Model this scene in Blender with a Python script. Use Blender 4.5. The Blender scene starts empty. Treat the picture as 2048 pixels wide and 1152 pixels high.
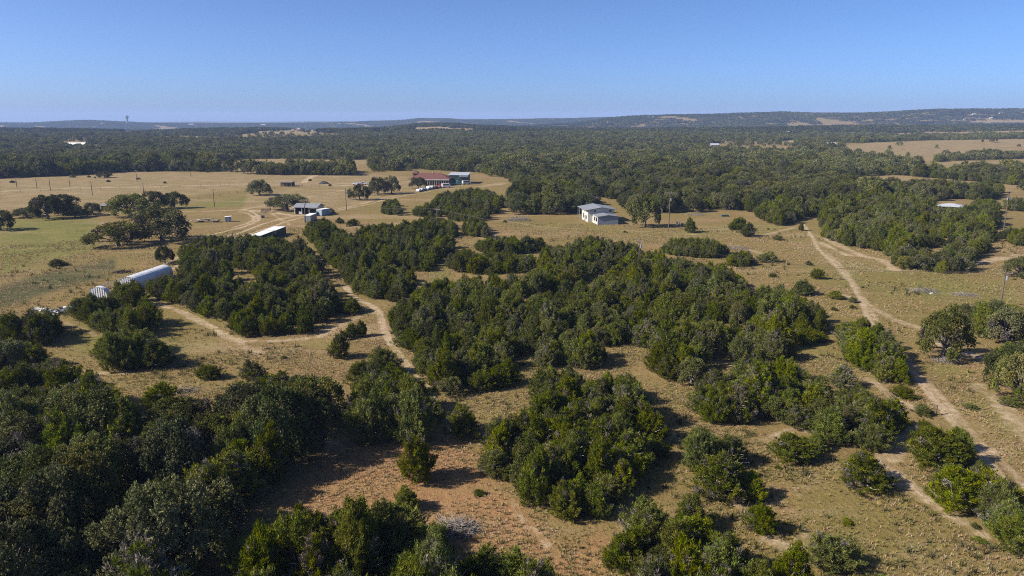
import bpy, math, random
import numpy as np
from mathutils import Vector

# ------------------------------------------------------------------ camera, sky, sun, exposure
scene = bpy.context.scene
R = math.radians
H = 36.0                      # drone height above the pasture (m)
F = 1462.0                    # focal length in pixels of the 2048 px wide photograph
TH = math.atan((576 - 240) / F)
cam = bpy.data.cameras.new('camera')
cam.sensor_width = 36.0
cam.lens = 36.0 * F / 2048.0
cam.clip_start = 0.5
cam.clip_end = 60000
camo = bpy.data.objects.new('camera', cam)
scene.collection.objects.link(camo)
camo.location = (0, 0, H)
camo.rotation_euler = (math.pi / 2 - TH, 0, 0)
scene.camera = camo

SUN_EL, SUN_AZ = R(35), R(-104)        # azimuth clockwise from +Y
to_sun = Vector((math.sin(SUN_AZ) * math.cos(SUN_EL), math.cos(SUN_AZ) * math.cos(SUN_EL), math.sin(SUN_EL)))
world = bpy.data.worlds.new('World')
scene.world = world
world.use_nodes = True
wn = world.node_tree
wn.nodes.clear()
sky = wn.nodes.new('ShaderNodeTexSky')
sky.sky_type = 'NISHITA'
sky.sun_disc = False
sky.sun_elevation = SUN_EL
sky.sun_rotation = SUN_AZ
sky.altitude = 2000
sky.air_density = 0.6
sky.dust_density = 6.0
sky.ozone_density = 8.0
bg = wn.nodes.new('ShaderNodeBackground')
bg.inputs['Strength'].default_value = 0.094
wo = wn.nodes.new('ShaderNodeOutputWorld')
wn.links.new(sky.outputs[0], bg.inputs[0])
wn.links.new(bg.outputs[0], wo.inputs[0])
sl = bpy.data.lights.new('sun', 'SUN')
sl.energy = 5.0
sl.angle = R(0.53)
sl.color = (1.0, 0.915, 0.77)
so = bpy.data.objects.new('sun', sl)
scene.collection.objects.link(so)
so.location = (0, 0, 300)
so.rotation_euler = to_sun.to_track_quat('Z', 'Y').to_euler()
scene.view_settings.view_transform = 'Standard'
scene.view_settings.look = 'None'
scene.view_settings.exposure = 0.95
scene.view_settings.gamma = 1.0
scene.view_settings.use_curve_mapping = False
scene.cycles.max_bounces = 5
scene.cycles.diffuse_bounces = 1
scene.cycles.transmission_bounces = 3
scene.cycles.transparent_max_bounces = 6
scene.cycles.volume_bounces = 0
scene.cycles.use_denoising = False
scene.cycles.filter_width = 1.05

rng = np.random.default_rng(11)
random.seed(5)

# ------------------------------------------------------------------ pixel <-> ground
CT, ST = math.cos(TH), math.sin(TH)
def project(x, y, z):
    """world -> photograph pixel"""
    dz = z - H
    d = np.maximum(y * CT - dz * ST, 1e-3)
    v = y * ST + dz * CT
    return 1024 + F * x / d, 576 - F * v / d
def ppm(y, z=0.0):
    return F / (y * CT + (H - z) * ST)

# skyline and ridge control rows: (distance, [(column, row), ...])
RIDGES = [
    (1300, [(0, 277), (400, 278), (800, 277), (1200, 277), (1700, 277), (2048, 274)]),
    (2000, [(0, 262), (300, 263), (480, 260), (640, 261), (780, 258), (840, 251), (900, 250), (960, 254), (1040, 258), (1300, 261), (1700, 258), (2048, 253)]),
    (2500, [(0, 268), (2048, 264)]),
    (3100, [(-400, 262), (900, 262), (1150, 248), (1220, 238), (1260, 235), (1350, 232.5), (1420, 232), (1480, 229), (1560, 227), (1640, 228), (1700, 228), (1750, 226), (1800, 224), (1880, 219.5), (1930, 219), (2000, 220), (2048, 220.5), (2400, 214)]),
    (3700, [(0, 262), (1000, 260), (2048, 244)]),
    (4500, [(-400, 247), (0, 247), (60, 247.5), (120, 243.5), (170, 242), (240, 245), (300, 247.5), (400, 248), (560, 248.5), (690, 246), (790, 243), (845, 238), (890, 238.5), (930, 241), (980, 240), (1060, 240), (1130, 238.5), (1200, 236.5), (1300, 236), (2048, 232)]),
    (6200, [(0, 254), (2048, 246)]),
    (9000, [(-400, 246), (0, 246), (200, 246), (330, 244), (400, 243), (520, 244), (620, 242.5), (700, 242.5), (830, 239.5), (900, 240), (1000, 240), (1070, 237.5), (1140, 236.5), (1250, 236), (1350, 232), (1480, 229), (1580, 225), (1700, 225), (1800, 223), (2048, 222), (2400, 222)]),
]
def ndetail(x, y):
    return (np.sin(x / 190 + 1.3) * np.cos(y / 230 + .4) + .6 * np.sin(x / 83 + y / 120) + .4 * np.cos(x / 47 - y / 61 + 2)) / 2
def terrain(x, y):
    x = np.asarray(x, float); y = np.asarray(y, float)
    yy = np.maximum(y, 1.0)
    col = 1024 + F * (x / CT) / yy
    col = np.clip(col, -400, 2400)
    ds = [520.0, 800.0]
    zs = [np.zeros_like(x), np.full_like(x, -1.0)]
    for D, prof in RIDGES:
        px, py = zip(*prof)
        ds.append(D)
        zs.append(H + (240 - np.interp(col, px, py)) * D / 1539.0)
    ds.append(13000.0); zs.append(np.full_like(x, 0.0))
    L = np.log(np.clip(yy, 520, 13000))
    z = np.zeros_like(x)
    for k in range(len(ds) - 1):
        a, b = math.log(ds[k]), math.log(ds[k + 1])
        t = np.clip((L - a) / (b - a), 0, 1)
        s = t * t * (3 - 2 * t)
        m = (L >= a) & (L <= b)
        z = np.where(m, zs[k] * (1 - s) + zs[k + 1] * s, z)
    amp = np.clip((yy - 650) / 900, 0, 1)
    roll = np.sin(yy / 105 + 1.2 * np.sin(x / 260)) * np.cos(x / 310 + .8) + .7 * np.sin(yy / 63 - x / 210 + .5)
    return z + amp * (ndetail(x, yy) * 3.0 + roll * np.clip(5.0 - yy / 900, .8, 5.0))
def ground(px, py):
    """pixel -> point where its ray meets the ground"""
    u, v = (px - 1024) / F, (576 - py) / F
    d = np.array([u, CT + v * ST, -ST + v * CT])
    if d[2] < -1e-6:
        t = H / -d[2]
        if d[1] * t < 519: return np.array([d[0] * t, d[1] * t, 0.0])
    tt = np.geomspace(450, 20000, 1500)
    below = H + d[2] * tt <= terrain(d[0] * tt, d[1] * tt)
    t = tt[int(np.argmax(below))] if below.any() else 12000.0
    return np.array([d[0] * t, d[1] * t, float(terrain(d[0] * t, d[1] * t))])
def plane(px, py, z=0.0):
    u, v = (px - 1024) / F, (576 - py) / F
    d = np.array([u, CT + v * ST, -ST + v * CT])
    t = (z - H) / d[2]
    return np.array([d[0] * t, d[1] * t, z])
def inpoly(px, py, poly):
    px = np.asarray(px); py = np.asarray(py)
    res = np.zeros(px.shape, bool)
    n = len(poly)
    for i in range(n):
        x1, y1 = poly[i]; x2, y2 = poly[(i + 1) % n]
        c = ((y1 > py) != (y2 > py))
        if y1 != y2:
            res ^= c & (px < (x2 - x1) * (py - y1) / (y2 - y1) + x1)
    return res

# ------------------------------------------------------------------ object and material helpers
COL = scene.collection
def setp(o, label=None, cat=None, group=None, kind=None):
    if label: o['label'] = label
    if cat: o['category'] = cat
    if group: o['group'] = group
    if kind: o['kind'] = kind
    return o
def link(name, data, parent=None):
    o = bpy.data.objects.new(name, data)
    COL.objects.link(o)
    if parent is not None: o.parent = parent
    return o
def empty(name, loc, rz=0.0, label=None, cat=None, group=None):
    o = link(name, None)
    o.location = loc
    o.rotation_euler = (0, 0, rz)
    o.empty_display_size = 0.5
    return setp(o, label, cat, group)
def np_mesh(name, verts, faces, nside, mat, tint=None):
    """mesh from arrays: all faces have nside corners; tint = colour per face"""
    me = bpy.data.meshes.new(name)
    nv, nf = len(verts), len(faces)
    me.vertices.add(nv)
    me.vertices.foreach_set('co', np.asarray(verts, np.float32).ravel())
    me.loops.add(nf * nside)
    me.loops.foreach_set('vertex_index', np.asarray(faces, np.int32).ravel())
    me.polygons.add(nf)
    me.polygons.foreach_set('loop_start', np.arange(0, nf * nside, nside, dtype=np.int32))
    if tint is not None:
        a = me.attributes.new('tint', 'FLOAT_COLOR', 'FACE')
        c = np.ones((nf, 4), np.float32); c[:, :3] = tint
        a.data.foreach_set('color', c.ravel())
    me.update(calc_edges=True)
    if mat: me.materials.append(mat)
    return me

class MB:
    """collects shapes for one mesh"""
    def __init__(s): s.v = []; s.f = []
    def add(s, vs, fs):
        b = len(s.v); s.v += [tuple(map(float, p)) for p in vs]; s.f += [tuple(b + i for i in q) for q in fs]; return s
    def box(s, x0, x1, y0, y1, z0, z1):
        return s.add([(x0, y0, z0), (x1, y0, z0), (x1, y1, z0), (x0, y1, z0), (x0, y0, z1), (x1, y0, z1), (x1, y1, z1), (x0, y1, z1)],
                     [(3, 2, 1, 0), (4, 5, 6, 7), (0, 1, 5, 4), (1, 2, 6, 5), (2, 3, 7, 6), (3, 0, 4, 7)])
    def slab(s, quad, t):
        """quad of 4 points thickened downward by t"""
        q = [tuple(p) for p in quad]
        return s.add(q + [(p[0], p[1], p[2] - t) for p in q],
                     [(0, 1, 2, 3), (7, 6, 5, 4), (0, 4, 5, 1), (1, 5, 6, 2), (2, 6, 7, 3), (3, 7, 4, 0)])
    def prism(s, prof, axis, a, b):
        """profile of (p, z) extruded along x or y from a to b"""
        n = len(prof)
        f = (lambda p, z, t: (t, p, z)) if axis == 'x' else (lambda p, z, t: (p, t, z))
        vs = [f(p, z, a) for p, z in prof] + [f(p, z, b) for p, z in prof]
        fs = [tuple(range(n - 1, -1, -1)), tuple(range(n, 2 * n))]
        fs += [(i, (i + 1) % n, n + (i + 1) % n, n + i) for i in range(n)]
        return s.add(vs, fs)
    def tube(s, pts, rad, n=6, cap=True):
        pts = [Vector(p) for p in pts]
        if not hasattr(rad, '__len__'): rad = [rad] * len(pts)
        vs, fs = [], []
        for i, p in enumerate(pts):
            t = (pts[min(i + 1, len(pts) - 1)] - pts[max(i - 1, 0)])
            t = t.normalized() if t.length > 1e-9 else Vector((0, 0, 1))
            a = t.cross(Vector((0.31, 0.2, 1.0)) if abs(t.z) < .9 else Vector((1, 0.1, 0))).normalized()
            b = t.cross(a)
            for k in range(n):
                w = 2 * math.pi * k / n
                vs.append(p + (a * math.cos(w) + b * math.sin(w)) * rad[i])
        for i in range(len(pts) - 1):
            for k in range(n):
                fs.append((i * n + k, i * n + (k + 1) % n, (i + 1) * n + (k + 1) % n, (i + 1) * n + k))
        if cap:
            fs.append(tuple(range(n - 1, -1, -1))); fs.append(tuple((len(pts) - 1) * n + k for k in range(n)))
        return s.add(vs, fs)
    def mesh(s, name, mat=None):
        me = bpy.data.meshes.new(name)
        me.from_pydata(s.v, [], s.f); me.update()
        if mat: me.materials.append(mat)
        return me
    def build(s, name, mat, parent=None): return link(name, s.mesh(name, mat), parent)

def new_mat(name):
    m = bpy.data.materials.new(name); m.use_nodes = True
    nt = m.node_tree; nt.nodes.clear()
    out = nt.nodes.new('ShaderNodeOutputMaterial')
    return m, nt, out
def N(nt, t, **kw):
    n = nt.nodes.new(t)
    for k, v in kw.items():
        if k.startswith('i_'): n.inputs[k[2:].replace('_', ' ')].default_value = v
        else: setattr(n, k, v)
    return n
def mixc(nt, fac, a, b, mode='MIX'):
    n = nt.nodes.new('ShaderNodeMix'); n.data_type = 'RGBA'; n.blend_type = mode
    for s, v in ((0, fac), (6, a), (7, b)):
        if isinstance(v, (int, float)): n.inputs[s].default_value = v
        elif isinstance(v, tuple): n.inputs[s].default_value = (v + (1,))[:4]
        else: nt.links.new(v, n.inputs[s])
    return n.outputs[2]
def ramp(nt, src, a, b, lo=0.0, hi=1.0):
    n = nt.nodes.new('ShaderNodeMapRange'); n.interpolation_type = 'SMOOTHSTEP'
    n.inputs[1].default_value = a; n.inputs[2].default_value = b; n.inputs[3].default_value = lo; n.inputs[4].default_value = hi
    nt.links.new(src, n.inputs[0]); return n.outputs[0]
def math2(nt, op, a, b=0.0):
    n = nt.nodes.new('ShaderNodeMath'); n.operation = op
    for i, v in enumerate((a, b)):
        if isinstance(v, (int, float)): n.inputs[i].default_value = v
        else: nt.links.new(v, n.inputs[i])
    return n.outputs[0]
def noise(nt, vec, scale, detail=3.0, rough=.55):
    n = N(nt, 'ShaderNodeTexNoise'); n.inputs['Scale'].default_value = scale; n.inputs['Detail'].default_value = detail; n.inputs['Roughness'].default_value = rough
    if vec is not None: nt.links.new(vec, n.inputs['Vector'])
    return n.outputs[0]
def paint(name, col, rough=.6, metal=0.0, var=.18, scale=1.3, ribs=None, spec=.3):
    """plain surface with weathering; ribs = (axis, period) adds pressed-metal relief"""
    m, nt, out = new_mat(name)
    b = N(nt, 'ShaderNodeBsdfPrincipled')
    b.inputs['Roughness'].default_value = rough; b.inputs['Metallic'].default_value = metal
    b.inputs['Specular IOR Level'].default_value = spec
    tc = N(nt, 'ShaderNodeTexCoord')
    n1 = noise(nt, tc.outputs['Object'], scale, 5, .65)
    n2 = noise(nt, tc.outputs['Object'], scale * 7, 3, .6)
    f = math2(nt, 'ADD', math2(nt, 'MULTIPLY', n1, .7), math2(nt, 'MULTIPLY', n2, .3))
    f = ramp(nt, f, .3, .7)
    c = mixc(nt, f, tuple(x * (1 - var * 1.6) for x in col), tuple(min(1, x * (1 + var)) for x in col))
    nt.links.new(c, b.inputs['Base Color'])
    if ribs:
        w = N(nt, 'ShaderNodeTexWave', wave_type='BANDS', bands_direction=ribs[0], wave_profile='SIN')
        w.inputs['Scale'].default_value = 0.314 / ribs[1]
        nt.links.new(tc.outputs['Object'], w.inputs['Vector'])
        bp = N(nt, 'ShaderNodeBump'); bp.inputs['Strength'].default_value = .5; bp.inputs['Distance'].default_value = .04
        nt.links.new(w.outputs[0], bp.inputs['Height']); nt.links.new(bp.outputs[0], b.inputs['Normal'])
    nt.links.new(b.outputs[0], out.inputs[0])
    return m
def leafmat(name, trans=.28, hue=.03, val=(.75, 1.25)):
    m, nt, out = new_mat(name)
    at = N(nt, 'ShaderNodeAttribute', attribute_name='tint')
    oi = N(nt, 'ShaderNodeObjectInfo')
    hs = N(nt, 'ShaderNodeHueSaturation')
    nt.links.new(at.outputs['Color'], hs.inputs['Color'])
    nt.links.new(ramp(nt, oi.outputs['Random'], 0, 1, .5 - hue, .5 + hue), hs.inputs['Hue'])
    r2 = math2(nt, 'FRACT', math2(nt, 'MULTIPLY', oi.outputs['Random'], 17.31))
    nt.links.new(ramp(nt, r2, 0, 1, *val), hs.inputs['Value'])
    r3 = math2(nt, 'FRACT', math2(nt, 'MULTIPLY', oi.outputs['Random'], 41.7))
    nt.links.new(ramp(nt, r3, 0, 1, .8, 1.1), hs.inputs['Saturation'])
    d = N(nt, 'ShaderNodeBsdfDiffuse'); t = N(nt, 'ShaderNodeBsdfTranslucent')
    nt.links.new(hs.outputs[0], d.inputs[0]); nt.links.new(hs.outputs[0], t.inputs[0])
    ms = N(nt, 'ShaderNodeMixShader'); ms.inputs[0].default_value = trans
    nt.links.new(d.outputs[0], ms.inputs[1]); nt.links.new(t.outputs[0], ms.inputs[2])
    nt.links.new(ms.outputs[0], out.inputs[0])
    return m

M = {}
M['juniper'] = leafmat('juniper_foliage', .22, .010, (.68, 1.2))
M['oak'] = leafmat('oak_foliage', .22, .012, (.68, 1.22))
M['grass'] = leafmat('dry_grass_blades', .3, .02, (.75, 1.25))
M['bark'] = paint('bark', (.13, .115, .10), .9, var=.3, scale=3)
M['dead'] = paint('weathered_branches', (.29, .258, .235), .9, var=.25, scale=3)
M['greytwig'] = paint('bare_grey_twigs', (.20, .175, .155), .9, var=.25, scale=3)

# ------------------------------------------------------------------ ground
# tracks and bare strips: (half width, softness, strength, pixel polyline)
TRACKS = [
    (.55, .7, 1.0, [(1604, 446), (1622, 470), (1636, 497), (1668, 528), (1700, 562), (1722, 600), (1738, 640), (1765, 672), (1795, 706), (1823, 742), (1850, 776), (1874, 806), (1900, 836), (1928, 868), (1960, 904), (1990, 940), (2020, 975), (2060, 1020), (2120, 1090)]),
    (.5, .8, .75, [(1650, 500), (1690, 540), (1725, 590), (1752, 640), (1785, 684), (1820, 724), (1856, 764), (1905, 820), (1960, 885), (2030, 950), (2100, 1030)]),
    (1.1, 2.0, .7, [(1955, 770), (1990, 800), (2030, 845), (2070, 890), (2140, 980)]),
    (1.6, 1.6, .85, [(1655, 478), (1690, 497), (1725, 512), (1765, 520), (1790, 540)]),
    (1.2, 1.5, .8, [(1640, 485), (1670, 500), (1700, 512)]),
    (1.0, 1.4, .8, [(1590, 455), (1560, 462), (1530, 470), (1500, 474)]),
    (1.0, 1.5, .75, [(1690, 590), (1735, 610), (1790, 640), (1850, 660), (1905, 690)]),
    (2.0, 2.2, .75, [(1940, 530), (1985, 520), (2040, 510)]),
    (1.4, 1.8, .8, [(1890, 690), (1960, 715), (2010, 735)]),
    # sandy path between the thickets
    (.75, .8, 1.0, [(690, 572), (702, 590), (722, 602), (745, 612), (758, 624), (764, 645), (772, 668), (782, 690)]),
    (.7, .9, .8, [(782, 690), (800, 712), (818, 735), (832, 757), (855, 780), (868, 800), (850, 815)]),
    (.7, 1.1, .7, [(758, 624), (730, 628), (705, 640), (670, 655), (640, 672)]),
    # pale edge below the left thicket
    (.8, 1.1, .85, [(305, 604), (330, 612), (360, 622), (395, 640), (425, 655), (450, 672), (485, 682), (540, 682), (610, 678)]),
    (.8, 1.1, .6, [(190, 745), (230, 748), (300, 742)]),
    (.9, 1.5, .6, [(470, 680), (500, 700), (520, 705)]),
    (.7, .9, .6, [(115, 640), (150, 652), (180, 660), (190, 672)]),
    # ranch road and its branches
    (.8, .8, 1.0, [(300, 545), (360, 512), (400, 492), (440, 478), (487, 463), (520, 450), (560, 438), (600, 430), (640, 424), (690, 415), (730, 406), (765, 396), (800, 389), (850, 382)]),
    (.8, .8, .95, [(335, 545), (385, 512), (425, 494), (462, 481), (505, 466), (540, 455), (575, 442), (612, 433), (660, 424), (700, 416), (740, 408), (775, 398), (810, 391), (860, 383)]),
    (.8, .8, 1.0, [(488, 419), (505, 424), (516, 432), (518, 440), (505, 447), (480, 456), (450, 463), (420, 470), (380, 485)]),
    (.8, .8, .95, [(478, 423), (495, 427), (508, 434), (507, 441), (490, 448), (466, 455)]),
    (1.8, 1.6, .95, [(480, 420), (505, 421), (540, 424), (580, 430), (615, 432), (640, 430)]),
    (.8, 1.0, .7, [(540, 424), (556, 436), (572, 444), (580, 450)]),
    (1.1, 1.2, .8, [(330, 425), (380, 423), (430, 422), (478, 420), (530, 411), (580, 401), (630, 391), (680, 382), (705, 377)]),
    (.5, .6, .5, [(310, 422), (380, 436), (430, 434), (480, 424)]),
    # county road and lodge drive
    (2.6, 2.0, .9, [(0, 383), (60, 379), (150, 376), (270, 374), (400, 371), (520, 367), (560, 366), (620, 366), (700, 367), (800, 368)]),
    (2.4, 1.6, 1.0, [(607, 366), (612, 360), (622, 354), (632, 350), (640, 349)]),
    (1.2, .9, .9, [(505, 349), (520, 347), (545, 345)]),
    (2.2, 1.4, .9, [(835, 384), (870, 377), (900, 370), (925, 366), (950, 364)]),
    (6.0, 3.0, .6, [(960, 373), (985, 370), (1005, 366)]),
    (3.0, 2.0, .9, [(650, 370), (690, 371), (740, 371)]),
    (1.2, 1.0, .8, [(1850, 369), (1840, 373), (1870, 376), (1900, 378)]),
    # bare ground near the barn, among the junipers, foreground rills
    (1.0, 1.6, .6, [(1000, 440), (1070, 452), (1150, 458), (1240, 461), (1330, 465), (1400, 470)]),
    (1.3, 1.8, .6, [(940, 470), (975, 480), (990, 470)]),
    (1.0, 1.6, .7, [(880, 466), (920, 468), (980, 462)]),
    (1.0, 1.6, .75, [(1010, 512), (1060, 508)]),
    (1.2, 1.8, .75, [(1420, 490), (1470, 496), (1500, 500), (1550, 515)]),
    (.45, .9, .55, [(1020, 1000), (1040, 1030), (1060, 1056), (1085, 1080), (1110, 1110)]),
    (.9, 1.5, .7, [(1240, 1020), (1275, 1035), (1255, 1060)]),
    (1.2, 1.6, .85, [(1778, 915), (1810, 880), (1830, 862)]),
    (1.0, 1.6, .8, [(1760, 925), (1800, 960), (1830, 985), (1870, 1010)]),
    (.9, 1.3, .75, [(1900, 1030), (1940, 1050), (1965, 1075)]),
    (1.0, 1.3, .7, [(1530, 880), (1580, 862), (1630, 855)]),
    (.8, 1.2, .7, [(1740, 760), (1770, 780), (1790, 800), (1830, 815)]),
    (.9, 1.3, .75, [(1430, 725), (1460, 728), (1480, 740), (1530, 745)]),
    (.8, 1.4, .6, [(1440, 990), (1480, 1010), (1510, 1030)]),
    (.9, 1.6, .55, [(1540, 1080), (1580, 1100), (1620, 1070)]),
    (.8, 1.2, .6, [(520, 660), (560, 648), (600, 655)]),
    (.7, 1.0, .6, [(560, 590), (590, 584), (620, 592)]),
    (.9, 1.2, .6, [(265, 585), (300, 600), (330, 590)]),
    (3.5, 2.5, .8, [(545, 262), (600, 262), (620, 262)]),
]
# coloured areas: (channel, strength, blur px, polygon)
AREAS = [
    ('green', .95, [(0, 440), (120, 432), (200, 440), (190, 500), (120, 520), (40, 535), (0, 560)]),
    ('green', .6, [(0, 392), (0, 372), (120, 366), (260, 364), (260, 375), (120, 384)]),
    ('green', .7, [(240, 425), (420, 400), (560, 378), (720, 372), (800, 375), (720, 390), (560, 412), (430, 420), (300, 432)]),
    ('green', .55, [(190, 600), (330, 650), (440, 690), (560, 690), (660, 670), (760, 640), (770, 690), (700, 720), (500, 700), (330, 720), (130, 720), (130, 660)]),
    ('green', .6, [(980, 445), (1180, 440), (1280, 460), (1500, 445), (1600, 440), (1560, 470), (1400, 480), (1100, 465)]),
    ('green', .55, [(1580, 520), (1750, 520), (2048, 560), (2048, 640), (1900, 620), (1740, 600), (1640, 570)]),
    ('green', .75, [(1790, 560), (1930, 550), (1980, 590), (1850, 610)]),
    ('green', .55, [(1740, 720), (1900, 700), (2000, 760), (2048, 860), (2048, 940), (1960, 850), (1860, 780)]),
    ('green', .5, [(1210, 730), (1400, 770), (1380, 880), (1290, 880), (1330, 800)]),
    ('green', .6, [(1480, 700), (1690, 690), (1760, 760), (1690, 760), (1600, 740)]),
    ('green', .45, [(1600, 980), (1850, 1010), (1960, 1090), (1980, 1152), (1700, 1152), (1640, 1060)]),
    ('green', .5, [(950, 770), (1070, 780), (1060, 830), (960, 850)]),
    ('green', .8, [(640, 490), (680, 510), (720, 570), (700, 575), (660, 530)]),
    ('green', .7, [(850, 540), (900, 510), (910, 560), (1000, 560), (930, 585), (840, 585)]),
    ('green', .6, [(1750, 335), (2048, 315), (2048, 350), (1850, 350)]),
    ('red', .9, [(570, 960), (700, 880), (800, 890), (930, 860), (970, 930), (1050, 1010), (1110, 1090), (1210, 1060), (1260, 1090), (1200, 1152), (880, 1152), (860, 1060), (640, 1030), (560, 1020)]),
    ('red', .4, [(0, 575), (180, 540), (330, 510), (480, 460), (600, 435), (560, 470), (360, 530), (180, 600), (100, 640), (0, 640)]),
    ('red', .4, [(1400, 880), (1560, 940), (1700, 1000), (1560, 1100), (1440, 1080)]),
    ('red', .5, [(300, 760), (480, 760), (700, 800), (690, 740), (500, 720), (380, 730)]),
    ('red', .3, [(930, 400), (1100, 440), (1450, 460), (1300, 500), (1000, 475), (900, 430)]),
    ('red', .3, [(1330, 490), (1600, 470), (1700, 560), (1560, 570)]),
    ('field', 1.0, [(0, 344), (560, 344), (800, 352), (960, 366), (900, 380), (560, 372), (260, 405), (0, 420)]),
    ('field', .8, [(500, 375), (720, 372), (860, 380), (700, 420), (600, 428), (480, 420)]),
    ('field', 1.0, [(1690, 292), (1740, 285), (1850, 281), (2100, 277), (2100, 314), (1960, 314), (1890, 320), (1780, 330), (1690, 308)]),
    ('field', 1.0, [(1730, 268), (1840, 265), (2100, 260), (2100, 271), (1900, 273), (1740, 273)]),
    ('field', 1.0, [(1620, 251), (1672, 251), (1672, 256), (1620, 256)]),
    ('field', 1.0, [(1935, 240), (2100, 240), (2100, 247), (1940, 248)]),
    ('field', 1.0, [(420, 330), (450, 322), (530, 318), (735, 320), (730, 332), (600, 334), (480, 346), (420, 344)]),
    ('field', 1.0, [(0, 322), (120, 323), (120, 331), (0, 332)]),
    ('field', .9, [(1090, 338), (1120, 338), (1120, 345), (1090, 344)]),
    ('field', .9, [(1830, 330), (1900, 322), (2100, 316), (2100, 348), (1880, 346), (1830, 346)]),
    ('field', .9, [(1670, 356), (1790, 350), (2048, 372), (2048, 384), (1830, 384), (1690, 380)]),
    ('field', .8, [(820, 256), (870, 253), (960, 258), (950, 264), (880, 262), (830, 265)]),
    ('field', .8, [(510, 262), (640, 259), (640, 268), (510, 268)]),
    ('field', .9, [(215, 266), (262, 262), (300, 264), (262, 268)]), ('field', .9, [(285, 259), (330, 257), (338, 262), (300, 264)]), ('field', .8, [(160, 276), (188, 272), (194, 276), (170, 279)]),
    ('field', .9, [(98, 297), (112, 291), (125, 293), (112, 300)]), ('field', .8, [(55, 276), (95, 272), (92, 275), (60, 278)]), ('field', 1.0, [(0, 304), (38, 299), (40, 303), (0, 309)]), ('field', .9, [(848, 247), (862, 242), (872, 244), (868, 248)]),
    ('field', .8, [(1095, 252), (1150, 250), (1140, 254), (1098, 255)]), ('field', .8, [(1250, 254), (1300, 252), (1296, 255), (1255, 256)]), ('field', .9, [(1335, 276), (1385, 272), (1384, 275), (1340, 279)]), ('field', .7, [(1555, 284), (1575, 280), (1600, 281), (1580, 286)]),
    ('field', .8, [(470, 270), (520, 266), (515, 270), (475, 273)]), ('field', .7, [(365, 282), (392, 278), (390, 283), (368, 286)]), ('field', .8, [(480, 296), (505, 291), (515, 296), (490, 299)]), ('field', .8, [(745, 290), (790, 284), (786, 289), (750, 293)]), ('field', .7, [(640, 300), (652, 297), (655, 302), (642, 303)]),
    ('field', .8, [(1690, 318), (1720, 312), (1730, 318), (1700, 323)]), ('field', .8, [(1540, 352), (1575, 346), (1580, 353), (1550, 357)]), ('field', .7, [(1480, 300), (1505, 297), (1505, 301), (1482, 303)]), ('field', .9, [(1395, 318), (1410, 315), (1408, 321), (1396, 322)]),
    ('dirt', .36, [(1480, 1010), (1560, 900), (1640, 840), (1780, 760), (1860, 830), (1960, 1000), (1980, 1090), (1850, 1010), (1700, 960), (1560, 1060)]),
    ('dirt', .5, [(1900, 820), (2048, 840), (2048, 1010), (1960, 920)]), ('dirt', .44, [(1500, 470), (1600, 445), (1650, 470), (1780, 520), (1780, 560), (1680, 560), (1580, 500)]), ('dirt', .26, [(1930, 560), (2048, 540), (2048, 610), (1960, 600)]),
    ('dirt', .28, [(1860, 690), (2000, 690), (2048, 760), (1980, 780), (1900, 740)]), ('dirt', .24, [(900, 455), (1020, 445), (1320, 470), (1440, 500), (1250, 500), (1000, 480)]), ('dirt', .22, [(430, 680), (620, 680), (760, 650), (800, 730), (700, 740), (520, 720)]),
    ('dirt', .24, [(1020, 1000), (1130, 1060), (1260, 1030), (1280, 1070), (1200, 1130), (1100, 1120)]), ('dirt', .26, [(100, 650), (190, 650), (200, 720), (140, 730)]), ('dirt', .22, [(180, 600), (330, 520), (500, 450), (640, 430), (560, 460), (380, 530)]),
    ('lush', 1.4, [(-40, 592), (70, 556), (160, 536), (228, 520), (226, 546), (120, 574), (0, 612), (-40, 622)]),
    ('lush', .5, [(1015, 437), (1160, 434), (1165, 446), (1060, 452)]),
]
ch_names = ['dirt', 'green', 'red', 'field', 'lush']
rad = 14.0 * np.exp(np.arange(0, 830) * 0.0083)
ang = np.concatenate([np.radians(np.arange(-180, -44, 4.0)), np.radians(np.arange(-44, 44.001, 0.115)), np.radians(np.arange(48, 177, 4.0))])
rad[0] = 0.5
na, nr = len(ang), len(rad)
AA, RR = np.meshgrid(ang, rad)
GX, GY = (RR * np.sin(AA)).ravel(), (RR * np.cos(AA)).ravel()
GZ = terrain(GX, GY)
idx = np.arange(na * nr).reshape(nr, na)
a0, a1 = idx[:-1], idx[1:]
qs = np.stack([a0, np.roll(a0, -1, 1), np.roll(a1, -1, 1), a1], -1).reshape(-1, 4)
gv = np.stack([GX, GY, GZ], 1)
gpx, gpy = project(GX, GY, GZ)
vis = (GY > 20) & (np.abs(GX) < 1.1 * GY)
CH = {c: np.zeros(len(GX)) for c in ch_names}
def soft_poly(px, py, poly):
    """1 inside, fading over a margin that shrinks towards the horizon"""
    inside = inpoly(px, py, poly)
    d = np.full(px.shape, 1e9)
    n = len(poly)
    for i in range(n):
        x1, y1 = poly[i]; x2, y2 = poly[(i + 1) % n]
        dx, dy = x2 - x1, y2 - y1
        t = np.clip(((px - x1) * dx + (py - y1) * dy) / (dx * dx + dy * dy + 1e-9), 0, 1)
        d = np.minimum(d, np.hypot((px - x1 - t * dx), (py - y1 - t * dy)))
    blur = np.clip((py - 240) * .06, .5, 40)
    s = np.where(inside, d, -d) / blur
    return np.clip(s * .5 + .5, 0, 1)
vi = np.where(vis)[0]
for ch, st, poly in AREAS:
    xs = [p[0] for p in poly]; ys = [p[1] for p in poly]
    m = vi[(gpx[vi] > min(xs) - 60) & (gpx[vi] < max(xs) + 60) & (gpy[vi] > min(ys) - 50) & (gpy[vi] < max(ys) + 50)]
    if len(m):
        CH[ch][m] = np.maximum(CH[ch][m], st * soft_poly(gpx[m], gpy[m], poly))
TRK = []
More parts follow.
